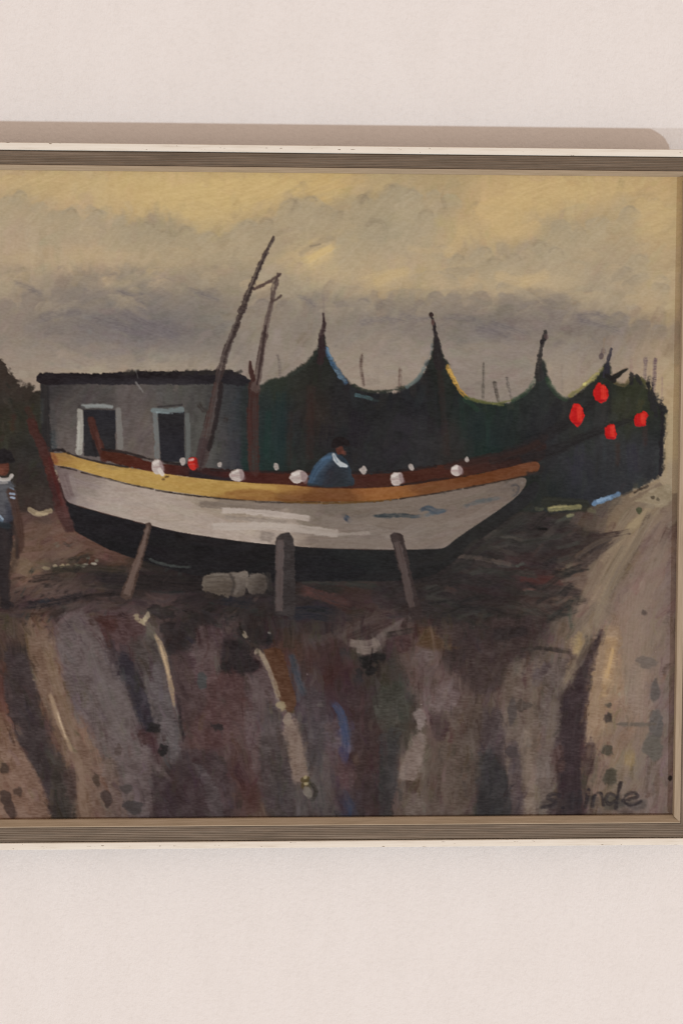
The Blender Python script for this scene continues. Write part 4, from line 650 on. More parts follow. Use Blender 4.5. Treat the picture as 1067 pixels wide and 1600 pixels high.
    for p, w, c in [(((440,610),(438,670),(436,730)),16,(42,56,57)), (((420,640),(416,720)),10,(40,62,57)), (((486,600),(484,720)),13,(64,48,46)), (((455,640),(452,730)),9,(60,52,50)), (((502,540),(500,600)),8,(44,40,40)), (((684,560),(692,640),(698,715)),10,(62,50,48)), (((745,640),(742,690)),26,(40,48,50)), (((790,636),(776,700)),26,(42,48,49)), (((848,590),(850,650)),14,(56,60,60)), (((720,620),(724,690)),10,(46,58,54)), (((664,600),(648,640)),12,(52,56,58)), (((612,655),(650,672)),26,(58,54,60)), (((640,690),(600,720)),20,(56,52,58)), (((964,690),(964,730)),7,(70,54,50)), (((905,690),(900,760)),16,(62,60,70)), (((985,690),(988,740)),16,(62,60,70)), (((938,625),(934,672)),16,(64,63,62)), (((952,600),(950,650)),6,(38,37,38)), (((560,640),(552,700)),24,(42,38,44)), (((510,660),(506,700)),18,(40,37,42)), (((1008,660),(1006,700)),8,(74,58,56)), (((1003,622),(995,650)),10,(84,78,58)), (((968,612),(962,640)),9,(70,72,60)), (((770,720),(800,700)),14,(54,48,46))]:
        stroke(p, w, c, .6, None, 4, 3, 10, .5, .3, 6, nm)
    # coloured edges of the nets
    e = lambda pts, w, c, a=.85: stroke(pts, w, c, a, net, 2, 3, 16, .8, .3)
    e([(509,545),(517,562),(528,582),(540,598)], 7, (84,112,142)); e([(511,546),(518,560)], 4, (124,150,172), .8); e([(524,578),(538,596)], 4, (120,136,146), .7)
    e([(500,545),(488,560),(474,574),(456,584)], 5, (66,72,66), .5); e([(552,602),(570,610),(600,612),(640,603)], 5, (46,52,46), .8); e([(556,617),(568,620),(580,623)], 5, (96,122,128), .8); e([(572,622),(590,626)], 4, (66,78,76), .6)
    e([(636,604),(652,592),(662,576)], 6, (108,122,122), .75); e([(664,570),(672,552),(675,538)], 4, (96,104,106), .6)
    e([(699,574),(708,592),(718,610),(728,620)], 6, (196,150,76), .92); e([(701,578),(712,598)], 3, (222,178,98), .7)
    e([(728,621),(752,628),(776,630),(800,625)], 5, (112,112,70), .8); e([(770,631),(786,633)], 4, (142,138,86), .7); e([(726,624),(745,640)], 8, (50,72,58), .7); e([(800,626),(818,616),(830,602),(838,588)], 6, (58,76,62), .7)
    e([(854,592),(862,608),(874,620),(884,624)], 6, (66,84,66), .7); e([(858,598),(866,606)], 4, (96,104,86), .6)
    e([(890,618),(905,608),(922,594),(940,576)], 6, (146,136,88), .85); e([(916,598),(934,582)], 4, (178,164,104), .8); dab(912, 600, 3.5, 2.5, (196,184,112), -30, None, .9); e([(893,617),(900,612)], 4, (124,118,92), .7)
    e([(960,598),(974,602),(984,592)], 6, (120,106,80), .7); e([(1000,592),(1014,606),(1020,618)], 6, (104,98,66), .7)
    for (x0, y0, x1, y1) in [(1012,600,1018,640),(1018,610,1024,650),(1028,632,1034,640),(1034,634,1040,642),(985,585,985,600),(995,588,1000,600)]:
        stroke([(x0, y0), (x1, y1)], 5, (46,44,46), .8, net, 2, 4, 8)
    stroke([(1034,645),(1033,700),(1030,742)], 5, (40,34,40), .8, net, 2, 3, 8)
    def post(pts, w, c, hi=None, **k):
        L = new_label('net_post', net); stroke(pts, w, c, .95, L, 2, 3.5, 14, .8, .15, **k)
        if hi: stroke([(p[0] - 1.5, p[1]) for p in pts[1:3]], 2, hi, .5, None, 2)
    post([(505,490,4),(506,510,5),(501,528,8),(503,548,12),(500,566,12)], 5, (60,46,48), (104,88,88)); stroke([(505,462),(506,490)], 4, (120,106,98), .35)
    post([(673,491,6),(676,502,6),(679,516,6),(682,534,9),(684,556,14),(687,572,16)], 6, (48,42,44)); dab(674, 492, 4, 3.5, (60,46,44), 0, None, .9); dab(676, 503, 2.5, 5, (110,84,78), 0, None, .8)
    post([(852,519,6),(850,528,7),(846,540,6),(843,556,8),(841,574,10),(842,590,14)], 6, (58,54,54)); dab(853, 526, 4, 4, (96,78,78), 0, None, .7); dab(846, 534, 3, 4, (44,40,42), 0, None, .9)
    post([(955,545,4),(951,558,5),(948,572,8),(946,586,12)], 5, (58,54,64)); dab(939, 557, 4, 5, (80,66,68), 0, None, .7)
    stroke([(952,592,5),(962,588,8),(970,582,6),(979,576,3)], 6, (38,36,34), .95, net, 1.6, 3, 8, .8); stroke([(948,588),(958,594)], 9, (40,37,36), .9, net, 2, 3)
    for _ in range(34):                            # ragged right end of the nets
        y = RNG.uniform(600, 745); x = 1006 + 30 * min(1, max(0, (y - 596) / 42)) + RNG.uniform(-6, 3)
        stroke([(x, y), (x + RNG.uniform(0, 5), y - RNG.uniform(6, 22))], RNG.uniform(2, 5), RNG.choice([(44,42,46),(56,54,52),(40,38,40)]), .6, net if RNG.random() < .4 else None, 2, 4, 8, .6, .5)
    stroke([(1042,650),(1041,700),(1038,745)], 5, (150,128,98), .5, None, 4, 4, 8)
    # flecks where net and shore meet
    f = lambda pts, w, c, a=.85: stroke(pts, w, c, a, gnd, 2, 3, 16, .9, .2)
    stroke([(855,786),(880,788),(910,790)], 20, (56,56,48), .8, gnd, 4, 4, 8)
    f([(858,796),(880,794),(904,792)], 8, (150,140,94)); f([(860,792),(884,790)], 4, (172,158,108), .7); f([(886,806),(894,804)], 5, (150,142,98), .8); f([(838,795),(846,796)], 7, (104,104,84), .7); f([(920,797),(928,800)], 6, (108,104,80), .6)
    f([(928,786),(945,780),(966,772)], 7, (112,142,176), .85); f([(934,782),(952,777)], 4, (142,168,196), .7)
    f([(985,774),(1005,764),(1028,752)], 6, (150,128,102), .8); f([(990,770),(1010,760)], 3, (52,44,42), .8)
    poly([(984,786),(1004,774),(1024,762),(1046,758),(1048,780),(1030,792),(1000,784)], (152,134,108), gnd, .8, 3, 4, .6, 9); dab(1019, 777, 3, 3, (88,76,62), 0, None, .8); dab(1027, 780, 3, 2.5, (96,84,68), 0, None, .8); dab(998, 798, 5, 6, (74,80,58), 0, None, .75); dab(1010, 790, 12, 4, (128,112,94), 10, None, .5)
    # ---------------------------------------------------------------- the hauled-out boat
    HW = [(84,722),(110,730),(150,741),(200,753),(250,764),(300,771),(360,779),(420,782),(500,782),(580,781),(650,774),(710,763),(770,753),(812,746),(822,750),(818,762),(806,776),(788,790),(762,808),(735,826),(712,842),(692,856),(660,858),(610,859),(560,858),(500,856),(430,851),(380,846),(330,839),(270,829),(215,815),(165,802),(130,792),(106,783),(98,764),(92,744)]
    HC = [(100,745,(122,106,104)),(105,775,(122,108,108)),(130,760,(162,146,137)),(160,780,(170,154,144)),(200,780,(172,156,145)),(250,800,(174,158,147)),(300,800,(174,157,145)),(330,820,(174,157,146)),(350,790,(150,133,116)),(380,800,(156,139,123)),(400,825,(176,159,147)),(430,790,(127,113,105)),(440,808,(174,157,144)),(450,840,(170,153,141)),(480,790,(123,109,101)),(500,815,(125,112,103)),(520,835,(137,123,115)),(510,850,(127,113,104)),(560,800,(125,112,103)),(580,830,(133,120,112)),(620,800,(127,114,105)),(640,840,(135,121,113)),(690,800,(127,113,104)),(700,830,(131,117,108)),(750,780,(125,111,102)),(760,800,(129,115,106)),(800,765,(119,106,98))]
    poly(HW, HC, boat, 1, 1.6, .7, .6, 4, sx=26, sy=11)
    hm = [boat]; HF = COL.copy()
    restroke(520, (84, 722, 822, 860), 46, 9, lambda x, y: -9 if x < 420 else (2 if x < 620 else 16), 3.5, .65, hm, HF, soft=2, pick=3, bend=.06, body=.8, streak=10)
    h = lambda pts, w, c, a=.85, **k: stroke(pts, w, c, a, None, 2, 2.5, 10, .8, .2, 5, hm)
    h([(110,738),(118,765),(120,784)], 8, (150,136,132), .5); h([(98,740),(106,768),(112,780)], 16, (116,98,98), .7)
    h([(310,787),(345,790),(390,794),(440,800)], 10, (128,114,105)); h([(340,782),(420,790),(500,792)], 8, (136,122,113), .7); h([(345,797),(400,800),(455,806),(486,810)], 9, (192,177,168)); h([(350,808),(400,812),(450,816)], 6, (146,132,123), .8); h([(330,822),(400,822),(450,824),(530,834)], 12, (186,172,162), .8); h([(490,835),(540,834),(580,833)], 5, (168,155,146), .7)
    h([(405,836),(420,838),(428,842)], 16, (134,121,114), .7); h([(492,850),(530,847),(600,850),(660,852)], 14, (136,122,113), .75); h([(480,842),(500,846)], 8, (126,112,104), .6); h([(500,812),(560,818),(600,806)], 16, (138,125,116), .6); h([(640,790),(700,778),(760,764)], 8, (134,119,110), .6)
    h([(700,820),(740,806),(770,790)], 10, (146,132,123), .45); h([(600,838),(650,838)], 8, (148,134,125), .45); h([(560,796),(640,790),(720,778)], 12, (128,114,105), .5); h([(600,820),(680,812),(740,798)], 10, (132,118,109), .45); h([(640,850),(690,846),(720,830)], 9, (130,116,107), .5)
    # name and eye daubed on the bow
    h([(537,806),(543,810),(546,812)], 9, (74,82,94), .95); h([(538,810),(544,816)], 4, (58,62,74), .8)
    h([(582,806,3),(600,806,7),(625,805,7),(650,807,4)], 6, (66,72,76), .95); h([(640,808),(658,806)], 5, (80,86,92), .8); h([(655,798,5),(668,794,8),(682,799,9),(698,797,4)], 8, (80,88,98), .9); h([(668,800),(680,804)], 5, (86,96,106), .8); h([(662,806),(674,803)], 5, (98,104,110), .8); h([(660,794),(668,795)], 4, (64,68,76), .8); h([(680,802),(697,797)], 4, (96,104,112), .7)
    h([(724,792),(740,786),(760,782),(782,777)], 6, (104,104,104), .8); h([(740,783),(772,778)], 4, (92,96,98), .7)
    h([(797,760),(805,757),(810,762),(806,772),(798,776)], 5, (92,86,86), .85); h([(800,764),(803,768)], 4, (84,80,82), .8); h([(812,752),(818,756)], 5, (150,140,136), .6)
    keel = new_label('keel', boat, 'black underside of the boat')
    KB = [(98,768),(106,784),(130,793),(165,803),(215,816),(270,830),(330,840),(380,847),(430,852),(500,857),(560,859),(610,860),(660,859),(692,857),(712,843),(735,827),(762,809),(788,791),(806,777),(818,764),(834,752),(842,762),(828,784),(800,806),(765,832),(728,860),(700,884),(672,900),(630,907),(560,908),(480,908),(420,910),(360,906),(300,898),(250,884),(210,872),(170,858),(140,842),(118,830),(106,812),(100,790)]
    poly(KB, [(120,810,(36,34,37)),(200,845,(34,32,35)),(300,870,(35,33,35)),(400,880,(34,32,34)),(520,880,(34,33,36)),(560,870,(40,42,42)),(640,880,(38,37,38)),(700,865,(42,41,41)),(760,825,(44,43,42)),(820,775,(44,43,45))], keel, 1, 2.2, 1.5, .5, 4)
    km = [keel]
    restroke(260, (98, 768, 842, 910), 44, 8, lambda x, y: -12 if x < 380 else (0 if x < 650 else 35), 2.5, .6, km, None, soft=3, pick=3, bend=.08)
    for p, w, c in [([(706,892),(760,850),(815,806)],12,(58,56,53)), ([(740,866),(790,826),(836,786)],9,(66,62,58)), ([(690,902),(740,876)],10,(52,49,48)), ([(780,836),(830,800),(850,780)],12,(54,53,51)), ([(722,862),(752,840)],5,(76,70,65))]:
        stroke(p, w, c, .6, gnd, 4, 6, 14, .6, .35, 8)
    stroke([(230,872),(250,880),(275,885),(300,886)], 3, (98,104,100), .7, None, 2, 2, 10, .8, .3, 5)
    stroke([(520,862),(580,870)], 16, (44,46,46), .4, None, 4, 3, 8, .4, .3, 5, km)
    # inner side, gunwale, rubbing strake
    inner = new_label('cockpit', boat, 'red brown inner planking of the boat')
    poly([(160,704),(178,704),(210,713),(240,722),(290,728),(340,732),(400,736),(480,738),(560,740),(620,737),(680,728),(740,718),(800,704),(836,690),(852,694),(848,716),(820,728),(760,738),(700,750),(640,757),(560,764),(480,762),(400,756),(320,748),(240,738),(190,726),(160,716)], [(180,712,(80,46,36)),(230,726,(84,44,36)),(280,738,(74,40,36)),(320,742,(52,40,42)),(350,742,(72,36,34)),(400,746,(72,38,34)),(460,748,(76,42,34)),(560,752,(72,44,38)),(600,748,(74,44,36)),(660,742,(76,44,36)),(720,732,(72,42,34)),(760,724,(64,42,38)),(800,714,(56,40,38)),(840,702,(56,42,40))], inner, 1, 1.8, 3, .5, 7, sx=22, sy=9)
    restroke(160, (160, 700, 850, 764), 26, 6, lambda x, y: -10 if x < 350 else (0 if x < 600 else 15), 4, .6, [inner], None, soft=2.5, pick=2, bend=.05)
    stroke([(160,702),(200,708),(245,720),(300,728)], 4, (42,34,34), .8, inner, 2, 3); stroke([(330,734),(420,737),(500,738),(600,738),(680,728)], 4, (44,36,36), .75, inner, 2, 3); stroke([(600,764),(640,756),(700,748)], 4, (48,36,34), .7, inner, 2, 3)
    stroke([(300,740),(330,748),(360,752)], 9, (44,38,42), .8, inner, 3, 3); stroke([(700,728),(760,716),(820,700),(850,684)], 12, (58,42,40), .7, inner, 3, 3, 10)
    gun = new_label('gunwale', boat, 'yellow gunwale turning orange brown toward the bow')
    GW = [(79,707),(96,708),(104,707),(120,714),(150,722),(180,728),(215,733),(250,739),(300,746),(350,751),(400,755),(440,757),(500,762),(560,763),(620,760),(680,752),(740,742),(790,731),(836,721),(840,736),(810,746),(770,754),(710,765),(650,776),(580,783),(500,784),(420,783),(360,780),(300,772),(250,765),(200,755),(150,742),(110,730),(86,726)]
    GC = [(86,716,(150,108,72)),(104,716,(182,146,84)),(150,730,(186,150,86)),(220,745,(184,149,86)),(300,759,(180,145,84)),(360,763,(178,142,82)),(410,764,(178,142,82)),(400,776,(150,108,66)),(450,765,(160,118,68)),(470,775,(119,79,50)),(520,772,(122,81,52)),(600,770,(150,100,60)),(680,762,(122,81,54)),(740,750,(114,71,46)),(800,738,(110,68,45)),(832,730,(115,74,54))]
    poly(GW, GC, gun, 1, 1.6, .8, .8, 5, sx=22, sy=6)
    um = [gun]; restroke(300, (79, 705, 842, 786), 34, 6, lambda x, y: -11 if x < 400 else (-2 if x < 580 else 14), 4, .6, um, None, soft=2.5, pick=2, bend=.05, body=.8)
    stroke([(350,772),(390,768),(430,770)], 7, (146,102,60), .7, None, 3, 3, 12, .7, .2, 5, um); stroke([(350,757),(400,760),(434,764)], 6, (192,154,90), .7, None, 3, 3, 12, .7, .2, 5, um)
    dab(261, 745, 3.2, 1.6, (86,64,42), -10, None, .8); dab(256, 749, 2, 1.2, (104,78,50), 0, None, .7); stroke([(84,711),(88,722)], 8, (136,84,60), .7, None, 4)
    seam = [(92,729),(104,731),(120,735)], [(128,738),(160,746),(200,756),(240,764)], [(244,766),(300,774),(360,780),(400,783)], [(400,784),(440,785),(500,785)], [(505,786),(570,784),(620,780)], [(625,779),(680,771),(720,764)], [(725,763),(770,754),(830,741)]
    for s_ in seam: stroke(s_, 2.4, (50,40,36), .85, None, 1.8, 1.6, 8, .4, .35)
    stroke([(440,784),(520,786),(610,781)], 2.5, (128,90,44), .6, None, 1.6, 3)
    stroke([(826,741),(842,738),(846,730)], 6, (46,42,42), .8, None, 3, 4); stroke([(84,704),(96,703),(102,705)], 5, (38,32,34), .9, None, 2, 2); stroke([(98,704),(124,714),(160,723),(200,730)], 2.5, (44,36,36), .7, None, 1.8, 2)
    # stem spars running out over the bow
    for pts in ([(770,718,12),(815,702,20),(850,682,18),(895,655,14),(925,628,12),(945,604,9)], [(820,716,14),(860,706,16),(910,684,13),(960,664,10),(1005,650,7)]):
        spar = new_label('spar', boat, 'dark spar running out over the bow'); stroke(pts, 12, (43,40,41), .82, spar, 5, 4, 9, .5, .2)
    stroke([(770,718),(815,704),(840,692)], 9, (64,46,42), .6, None, 4, 3, 9)
    # rudder and stern post
    rud = new_label('rudder', boat, 'dark red rudder at the stern')
    poly([(42,656),(54,656),(66,680),(76,702),(84,722),(92,748),(101,776),(110,806),(118,828),(104,830),(90,804),(80,770),(70,730),(58,694),(46,672)], [(50,668,(76,48,44)),(68,705,(72,46,44)),(80,730,(92,54,48)),(88,760,(76,50,50)),(100,800,(84,56,54)),(110,822,(82,60,58))], rud, .95, 3.5, 4, .6, 8, sx=14, sy=14)
    stroke([(78,716),(88,752),(98,788)], 6, (86,44,42), .7, rud, 3, 2, 10); stroke([(96,772),(106,806)], 6, (104,70,68), .5, None, 3)
    # masts
    m1 = new_label('mast', boat, 'tall leaning mast'); m2 = new_label('mast', boat, 'shorter red brown mast with crosspiece')
    stroke([(397,600,16),(395,650,19),(396,700,18),(398,736,16)], 16, (80,56,53), .9, m2, 3, 4, 24, .7, .2); stroke([(391,640),(390,730)], 5, (84,54,50), .5, None, 3)
    stroke([(434,428,4),(428,460,6),(419,495,8),(412,530,10),(406,565,11),(403,590,12),(399,606,14)], 8, (100,84,80), .95, m2, 2, 3.5, 26, .9, .15); stroke([(415,510),(408,560),(402,600)], 4, (58,44,44), .7, m2, 2, 3)
    stroke([(391,566,4),(392,578,7),(396,592,8)], 6, (70,46,44), .9, m2, 2, 3); stroke([(397,452),(412,445),(438,429)], 4.5, (102,84,78), .95, m2, 1.8, 3, 14); stroke([(438,428),(426,446),(424,470)], 3, (70,56,54), .5, m2); stroke([(424,472),(432,468),(439,462)], 4, (92,76,72), .85, m2, 1.8, 3)
    stroke([(428,371,4.5),(415,396,7),(405,418,8),(392,449,9),(377,488,9.5),(362,528,10),(349,564,11),(343,586,12),(336,620,14),(328,660,17),(320,700,19),(314,726,17)], 10, (82,69,67), .96, m1, 1.8, 4, 32, 1.0, .2)
    stroke([(336,600),(328,640),(319,690),(314,716)], 6, (94,72,68), .5, None, 3, 4, 18, .6, .4); stroke([(346,598),(341,640),(333,680),(327,700)], 7, (40,33,34), .75, m1, 2.5, 3); stroke([(416,398),(392,452),(364,526),(350,566)], 3, (58,48,48), .7, None, 1.6, 3, 8, .5, .4); stroke([(318,690),(312,725)], 14, (72,58,60), .6, None, 4, 3)
    # floats on the gunwale, far row then near row
    def fl(x, y, rx, ry, col=(186,171,164), shade=(138,114,116), text=None):
        L = new_label('float', boat, text); dab(x, y, rx * .93, ry * .93, col, -12, L, .97, soft=1.6, jit=1.8, body=1.1, var=10, wob=.14)
        if rx > 7:
            stroke([(x + rx * .55, y - ry * .5), (x + rx * .75, y + ry * .4)], rx * .7, shade, .6, None, 2.5, 2); stroke([(x - rx * .6, y - ry * .45), (x, y - ry * .62)], ry * .45, (210,198,190), .75, None, 2, 1.5, 8, 1)
            stroke([(x - rx * .7, y + ry * .1), (x + rx * .3, y + ry * .05)], 1.6, (168,140,138), .55, None, 1.5)
    for (x, y, rx, ry) in [(286,721,5.5,7.5),(343,726,4,5),(432,729,5.5,7),(568,735,6,8),(642,729,5,7),(729,718,4,5)]: fl(x, y, rx * .9, ry * .9, (170,158,152), text='small pale float on the far gunwale')
    fl(302, 724, 8.5, 10.5, (186,46,40), (150,40,38), 'red float by the tall mast'); stroke([(298,722),(303,728)], 5, (208,58,48), .7, None, 2.5)
    for (x, y, rx, ry) in [(247,729,10,12.5),(371,742,11.5,10.5),(466,746,14.5,10.5),(620,748,11.5,10),(713,735,10,8.5)]: fl(x, y, rx, ry, text='pinkish white float on the near gunwale')
    stroke([(250,734),(254,741)], 6, (206,192,184), .9, None, 2)
    # red pennants
    for (x, y, rx, ry, r) in [(901,648,10.5,17,6),(938,614,12,14.5,14),(953,675,9.5,11.5,10),(1000,655,10.5,12,10)]:
        L = new_label('red_flag', boat); dab(x, y, rx, ry, (204,38,36), r, L, .97, soft=1.6, jit=2.6, body=1.2, var=9)
        stroke([(x - rx * .35, y - ry * .4), (x - rx * .45, y + ry * .6)], rx * .7, (190,32,36), .7, None, 2.5, 2, 14, 1); stroke([(x + rx * .3, y - ry * .6), (x + rx * .35, y + ry * .4)], rx * .7, (222,64,52), .75, None, 2.5, 2, 16, 1.2); stroke([(x - rx * .5, y + ry * .8), (x + rx * .4, y + ry * .85)], 3, (160,24,36), .7, None, 2)
    # ---------------------------------------------------------------- props and barrel under the hull
    def prop(poly_pts, hi, dark, text):
        L = new_label('painted_prop', 0, text); poly(poly_pts, dark, L, .96, 2, 3, .8, 8)
        stroke(hi[0], hi[1], tuple(v + 12 for v in hi[2]), .85, None, 2.5, 3, 24, 1.0, .2, 3, [L])
    prop([(228,818),(236,816),(237,826),(228,860),(217,900),(206,934),(190,932),(192,920),(208,880),(220,845)], ([(232,820,5),(222,858,8),(208,900,10),(198,930,12)], 8, (112,92,84)), (84,68,62), 'leaning wooden prop under the stern')
    prop([(431,840),(440,833),(454,834),(459,850),(461,900),(460,958),(445,962),(429,958),(430,900)], ([(438,842),(437,900),(436,956)], 11, (96,82,80)), (64,58,58), 'upright wooden prop amidships')
    prop([(610,836),(622,832),(630,838),(634,860),(646,910),(660,958),(650,968),(640,960),(628,910),(617,868)], ([(620,845),(630,890),(644,950)], 11, (90,76,73)), (66,56,55), 'leaning wooden prop under the bow')
    bar = new_label('painted_barrel', 0, 'grey log or barrel lying under the hull'); b2 = new_label('painted_barrel', 0, 'shorter grey barrel lying under the hull')
    poly([(316,906),(322,898),(345,895),(370,895),(384,893),(386,912),(380,930),(360,932),(335,928),(318,922)], [(330,905,(118,107,98)),(345,922,(100,89,80)),(375,900,(126,114,105)),(378,922,(94,84,78))], bar, .92, 2.5, 4, .7, 8, sx=14, sy=10); stroke([(368,900),(372,914),(368,926)], 6, (120,110,104), .5, None, 3); [0]
    for yy in (902, 910, 918, 925): stroke([(322,yy),(345,yy-1),(366,yy)], 2.5, (84,74,68), .5, None, 2, 2)
    stroke([(360,898),(366,912),(362,928)], 4, (66,60,58), .6, None, 2.5)
    poly([(386,902),(400,897),(414,898),(419,910),(414,926),(398,928),(386,922)], [(395,905,(116,105,97)),(412,915,(86,77,72))], b2, .9, 2.5, 4, .7, 8, sx=10, sy=9); stroke([(419,898),(422,920)], 8, (60,55,53), .7, None, 3)
    # ---------------------------------------------------------------- fisherman in the boat
    man = new_label('painted_person', 0, 'fisherman in a blue jacket bending over in the boat')
    poly([(480,757),(484,742),(492,726),(504,714),(516,707),(526,708),(536,713),(543,722),(549,740),(552,758),(520,760)], [(490,745,(62,78,94)),(505,722,(80,98,116)),(500,752,(60,72,86)),(516,740,(54,54,62)),(535,745,(52,56,60)),(545,735,(58,70,82))], man, .97, 1.8, 2.5, .8, 7, smooth=True, sx=9, sy=11)
    stroke([(486,750),(496,732),(512,716)], 10, (74,94,116), .75, None, 3, 2.5, 20, .9); stroke([(504,718),(516,714)], 5, (88,114,142), .6, None, 3); stroke([(510,756),(516,740)], 12, (56,54,60), .7, None, 4); stroke([(482,757),(510,760),(550,758)], 4, (50,58,64), .7, None, 2.5)
    stroke([(516,756),(528,742),(545,738)], 15, (54,56,62), .75, None, 4, 4, 12, .7, .3, 3); stroke([(500,754),(512,745)], 8, (62,68,78), .5, None, 4, 3, 12)
    hat = new_label('hat', man); dab(531, 703, 7, 8, (98,62,54), 0, man, .97, soft=2, var=8); dab(537, 707, 4, 4, (118,72,62), 0, man, .7, soft=3)
    collar = new_label('collar', man); stroke([(521,710,5),(525,718,8),(532,725,8),(541,728,4)], 7, (182,184,186), .95, collar, 1.8, 2, 16, 1.1); stroke([(522,712),(527,722)], 3, (120,134,150), .6, None, 2)
    poly([(518,693),(522,686),(530,683),(540,685),(546,691),(546,697),(534,697),(524,700),(518,699)], (38,32,33), hat, .97, 2, 2, .8, 4)
    # ---------------------------------------------------------------- fisherman at the left
    mn = new_label('painted_person', 0, 'standing fisherman in grey shirt and dark hat beside the stern')
    poly([(-26,812),(-4,806),(22,806),(24,840),(18,880),(16,930),(22,948),(4,950),(-2,900),(-8,880),(-12,930),(-6,948),(-26,948),(-28,880)], (46,41,43), mn, .92, 5, 7, .5, 8)
    poly([(-30,770),(-22,752),(-4,746),(14,748),(24,760),(26,790),(24,812),(0,820),(-24,814)], [(10,765,(92,90,94)),(6,795,(96,95,100)),(20,800,(66,66,76)),(-16,785,(78,78,84)),(20,770,(96,98,104))], mn, .95, 4, 6, .6, 10, sx=9, sy=12)
    stroke([(18,768),(24,790),(30,820),(32,850),(26,866)], 13, (80,60,54), .85, mn, 4, 3, 10); stroke([(24,850),(22,875),(20,892)], 9, (96,78,66), .7, None, 4); stroke([(-24,765),(-32,800),(-30,850)], 12, (76,60,56), .85, mn, 4, 3, 10)
    stroke([(20,822),(26,840),(28,870)], 6, (52,44,44), .6, None, 4)
    dab(6, 730, 11, 12, (100,60,50), 0, mn, .95, soft=2.5, var=8); dab(2, 736, 6, 6, (128,80,66), 0, None, .6, soft=4)
    sc_ = new_label('collar', mn); stroke([(-8,741),(2,749),(14,749),(19,743)], 6, (182,172,166), .95, sc_, 1.8, 2, 14, 1); stroke([(-4,755),(12,754)], 4, (160,152,150), .8, None, 2)
    h2 = new_label('hat', mn); poly([(-10,718),(-6,706),(4,702),(14,704),(20,712),(24,722),(10,724),(0,724)], (36,32,34), h2, .97, 2.5, 3, .7, 4)
    for p, w, c in [(((10,830),(14,880),(12,940)),9,(62,52,52)), (((16,825),(18,860)),7,(40,37,40)), (((6,770),(4,800)),8,(104,102,106)), (((14,788),(16,806)),7,(70,70,80)), (((24,800),(26,850)),8,(92,74,66)), (((26,872),(16,905)),10,(84,66,58))]: stroke(p, w, c, .55, None, 4, 5, 12, .6, .4, 6)
    for p, c in [(((17,771),(23,772)),(148,158,176)), (((18,777),(23,778)),(160,170,188)), (((1,806),(5,811)),(150,164,180)), (((0,812),(4,814)),(110,124,142)), (((17,762),(22,764)),(120,128,142))]: stroke(p, 3.6, c, .9, None, 1.6, 1.6, 8, 1)
    stroke([(-4,818),(14,822)], 9, (46,54,60), .7, None, 4)
    # ---------------------------------------------------------------- signature, lower right
    sig = new_label('painted_signature', 0, 'dark handwritten signature')
    for (x, y, rx, ry, c) in [(957,1252,20,13,(74,69,63)),(988,1256,22,8,(88,80,78)),(868,1256,22,9,(74,65,64)),(893,1252,14,14,(58,50,52)),(925,1252,12,9,(84,74,68)),(976,1268,14,4,(86,70,66))]: dab(x, y, rx, ry, c, 0, None, .6, mask=gm, soft=6, jit=6, wob=.3)
    k = lambda pts, w=4.6, a=.82: stroke(pts, w * 1.1, (52,46,49), a, sig, 3, 2.4, 14, .8, .2)
    k([(873,1243),(866,1240),(858,1242),(855,1247),(863,1250),(867,1254),(858,1259),(846,1261)], 5)
    dab(879, 1262, 3, 2.6, (48,42,46), 0, sig, .9, soft=2)
    k([(893,1238),(891,1262)], 5); k([(906,1236),(903,1262)], 5); k([(891,1250),(905,1249)], 4)
    k([(917,1244),(914,1260)], 5); dab(919, 1233, 3.2, 2.8, (56,48,52), 0, sig, .9, soft=2)
    k([(928,1242),(925,1259)], 5); k([(926,1248),(932,1240),(938,1240),(940,1248),(942,1258)], 5)
    k([(962,1245),(952,1240),(946,1247),(950,1256),(960,1252)], 4.6); k([(969,1223),(965,1240),(962,1262)], 5)
    k([(972,1251),(984,1248),(996,1244),(990,1239),(980,1241),(974,1249),(980,1257),(990,1257),(1000,1252)], 4.6)
    dab(1046, 1216, 3, 4, (44,36,34), 0, None, .9, soft=2)

motif()

def soften(A, r):                                  # paint bleeds a hair into its neighbour
    for _ in range(r):
        B = np.pad(A, ((1, 1), (1, 1)) + ((0, 0),) * (A.ndim - 2), mode='edge')
        A = (B[:-2, 1:-1] + B[2:, 1:-1] + B[1:-1, :-2] + B[1:-1, 2:] + 4 * A) / 8
    return A
COL = COL + 0.35 * (COL - soften(COL, 4)) + ((GRAIN - .5) * 8 + (N2 - .5) * 4)[..., None]
grey = COL @ np.array([.35, .5, .15], np.float32)
COL = grey[..., None] + (COL - grey[..., None]) * np.where(LAB == 2, 0.86, 0.94)[..., None]
COL -= 9.0 * np.clip((115 - grey) / 75, 0, 1)[..., None]
deep = np.interp(grey, [0, 40, 60, 80, 130, 170, 210], [0, 0, 8, 12, 17, 12, 5]) * (soften((LAB != 1).astype(np.float32), 2))
deep = deep * np.where(LAB == 2, 1 - 0.4 * np.clip((grey - 70) / 40, 0, 1), 1)
COL -= deep[..., None] * np.array([1.0, 1.0, 1.05], np.float32)

# ---------------------------------------------------------------- turn the picture into sheets of pigment on the canvas, one mesh per motif
LIGHT = np.array((0.906, 0.805, 0.750)); SHEEN = np.array((0.002, 0.002, 0.002))
def pigment(c):
    c = np.clip(c, 4, 250) / 255.0
    lin = np.where(c <= 0.04045, c / 12.92, ((c + 0.055) / 1.055) ** 2.4)
    return np.clip(lin / LIGHT - SHEEN, 0.004, 0.9)

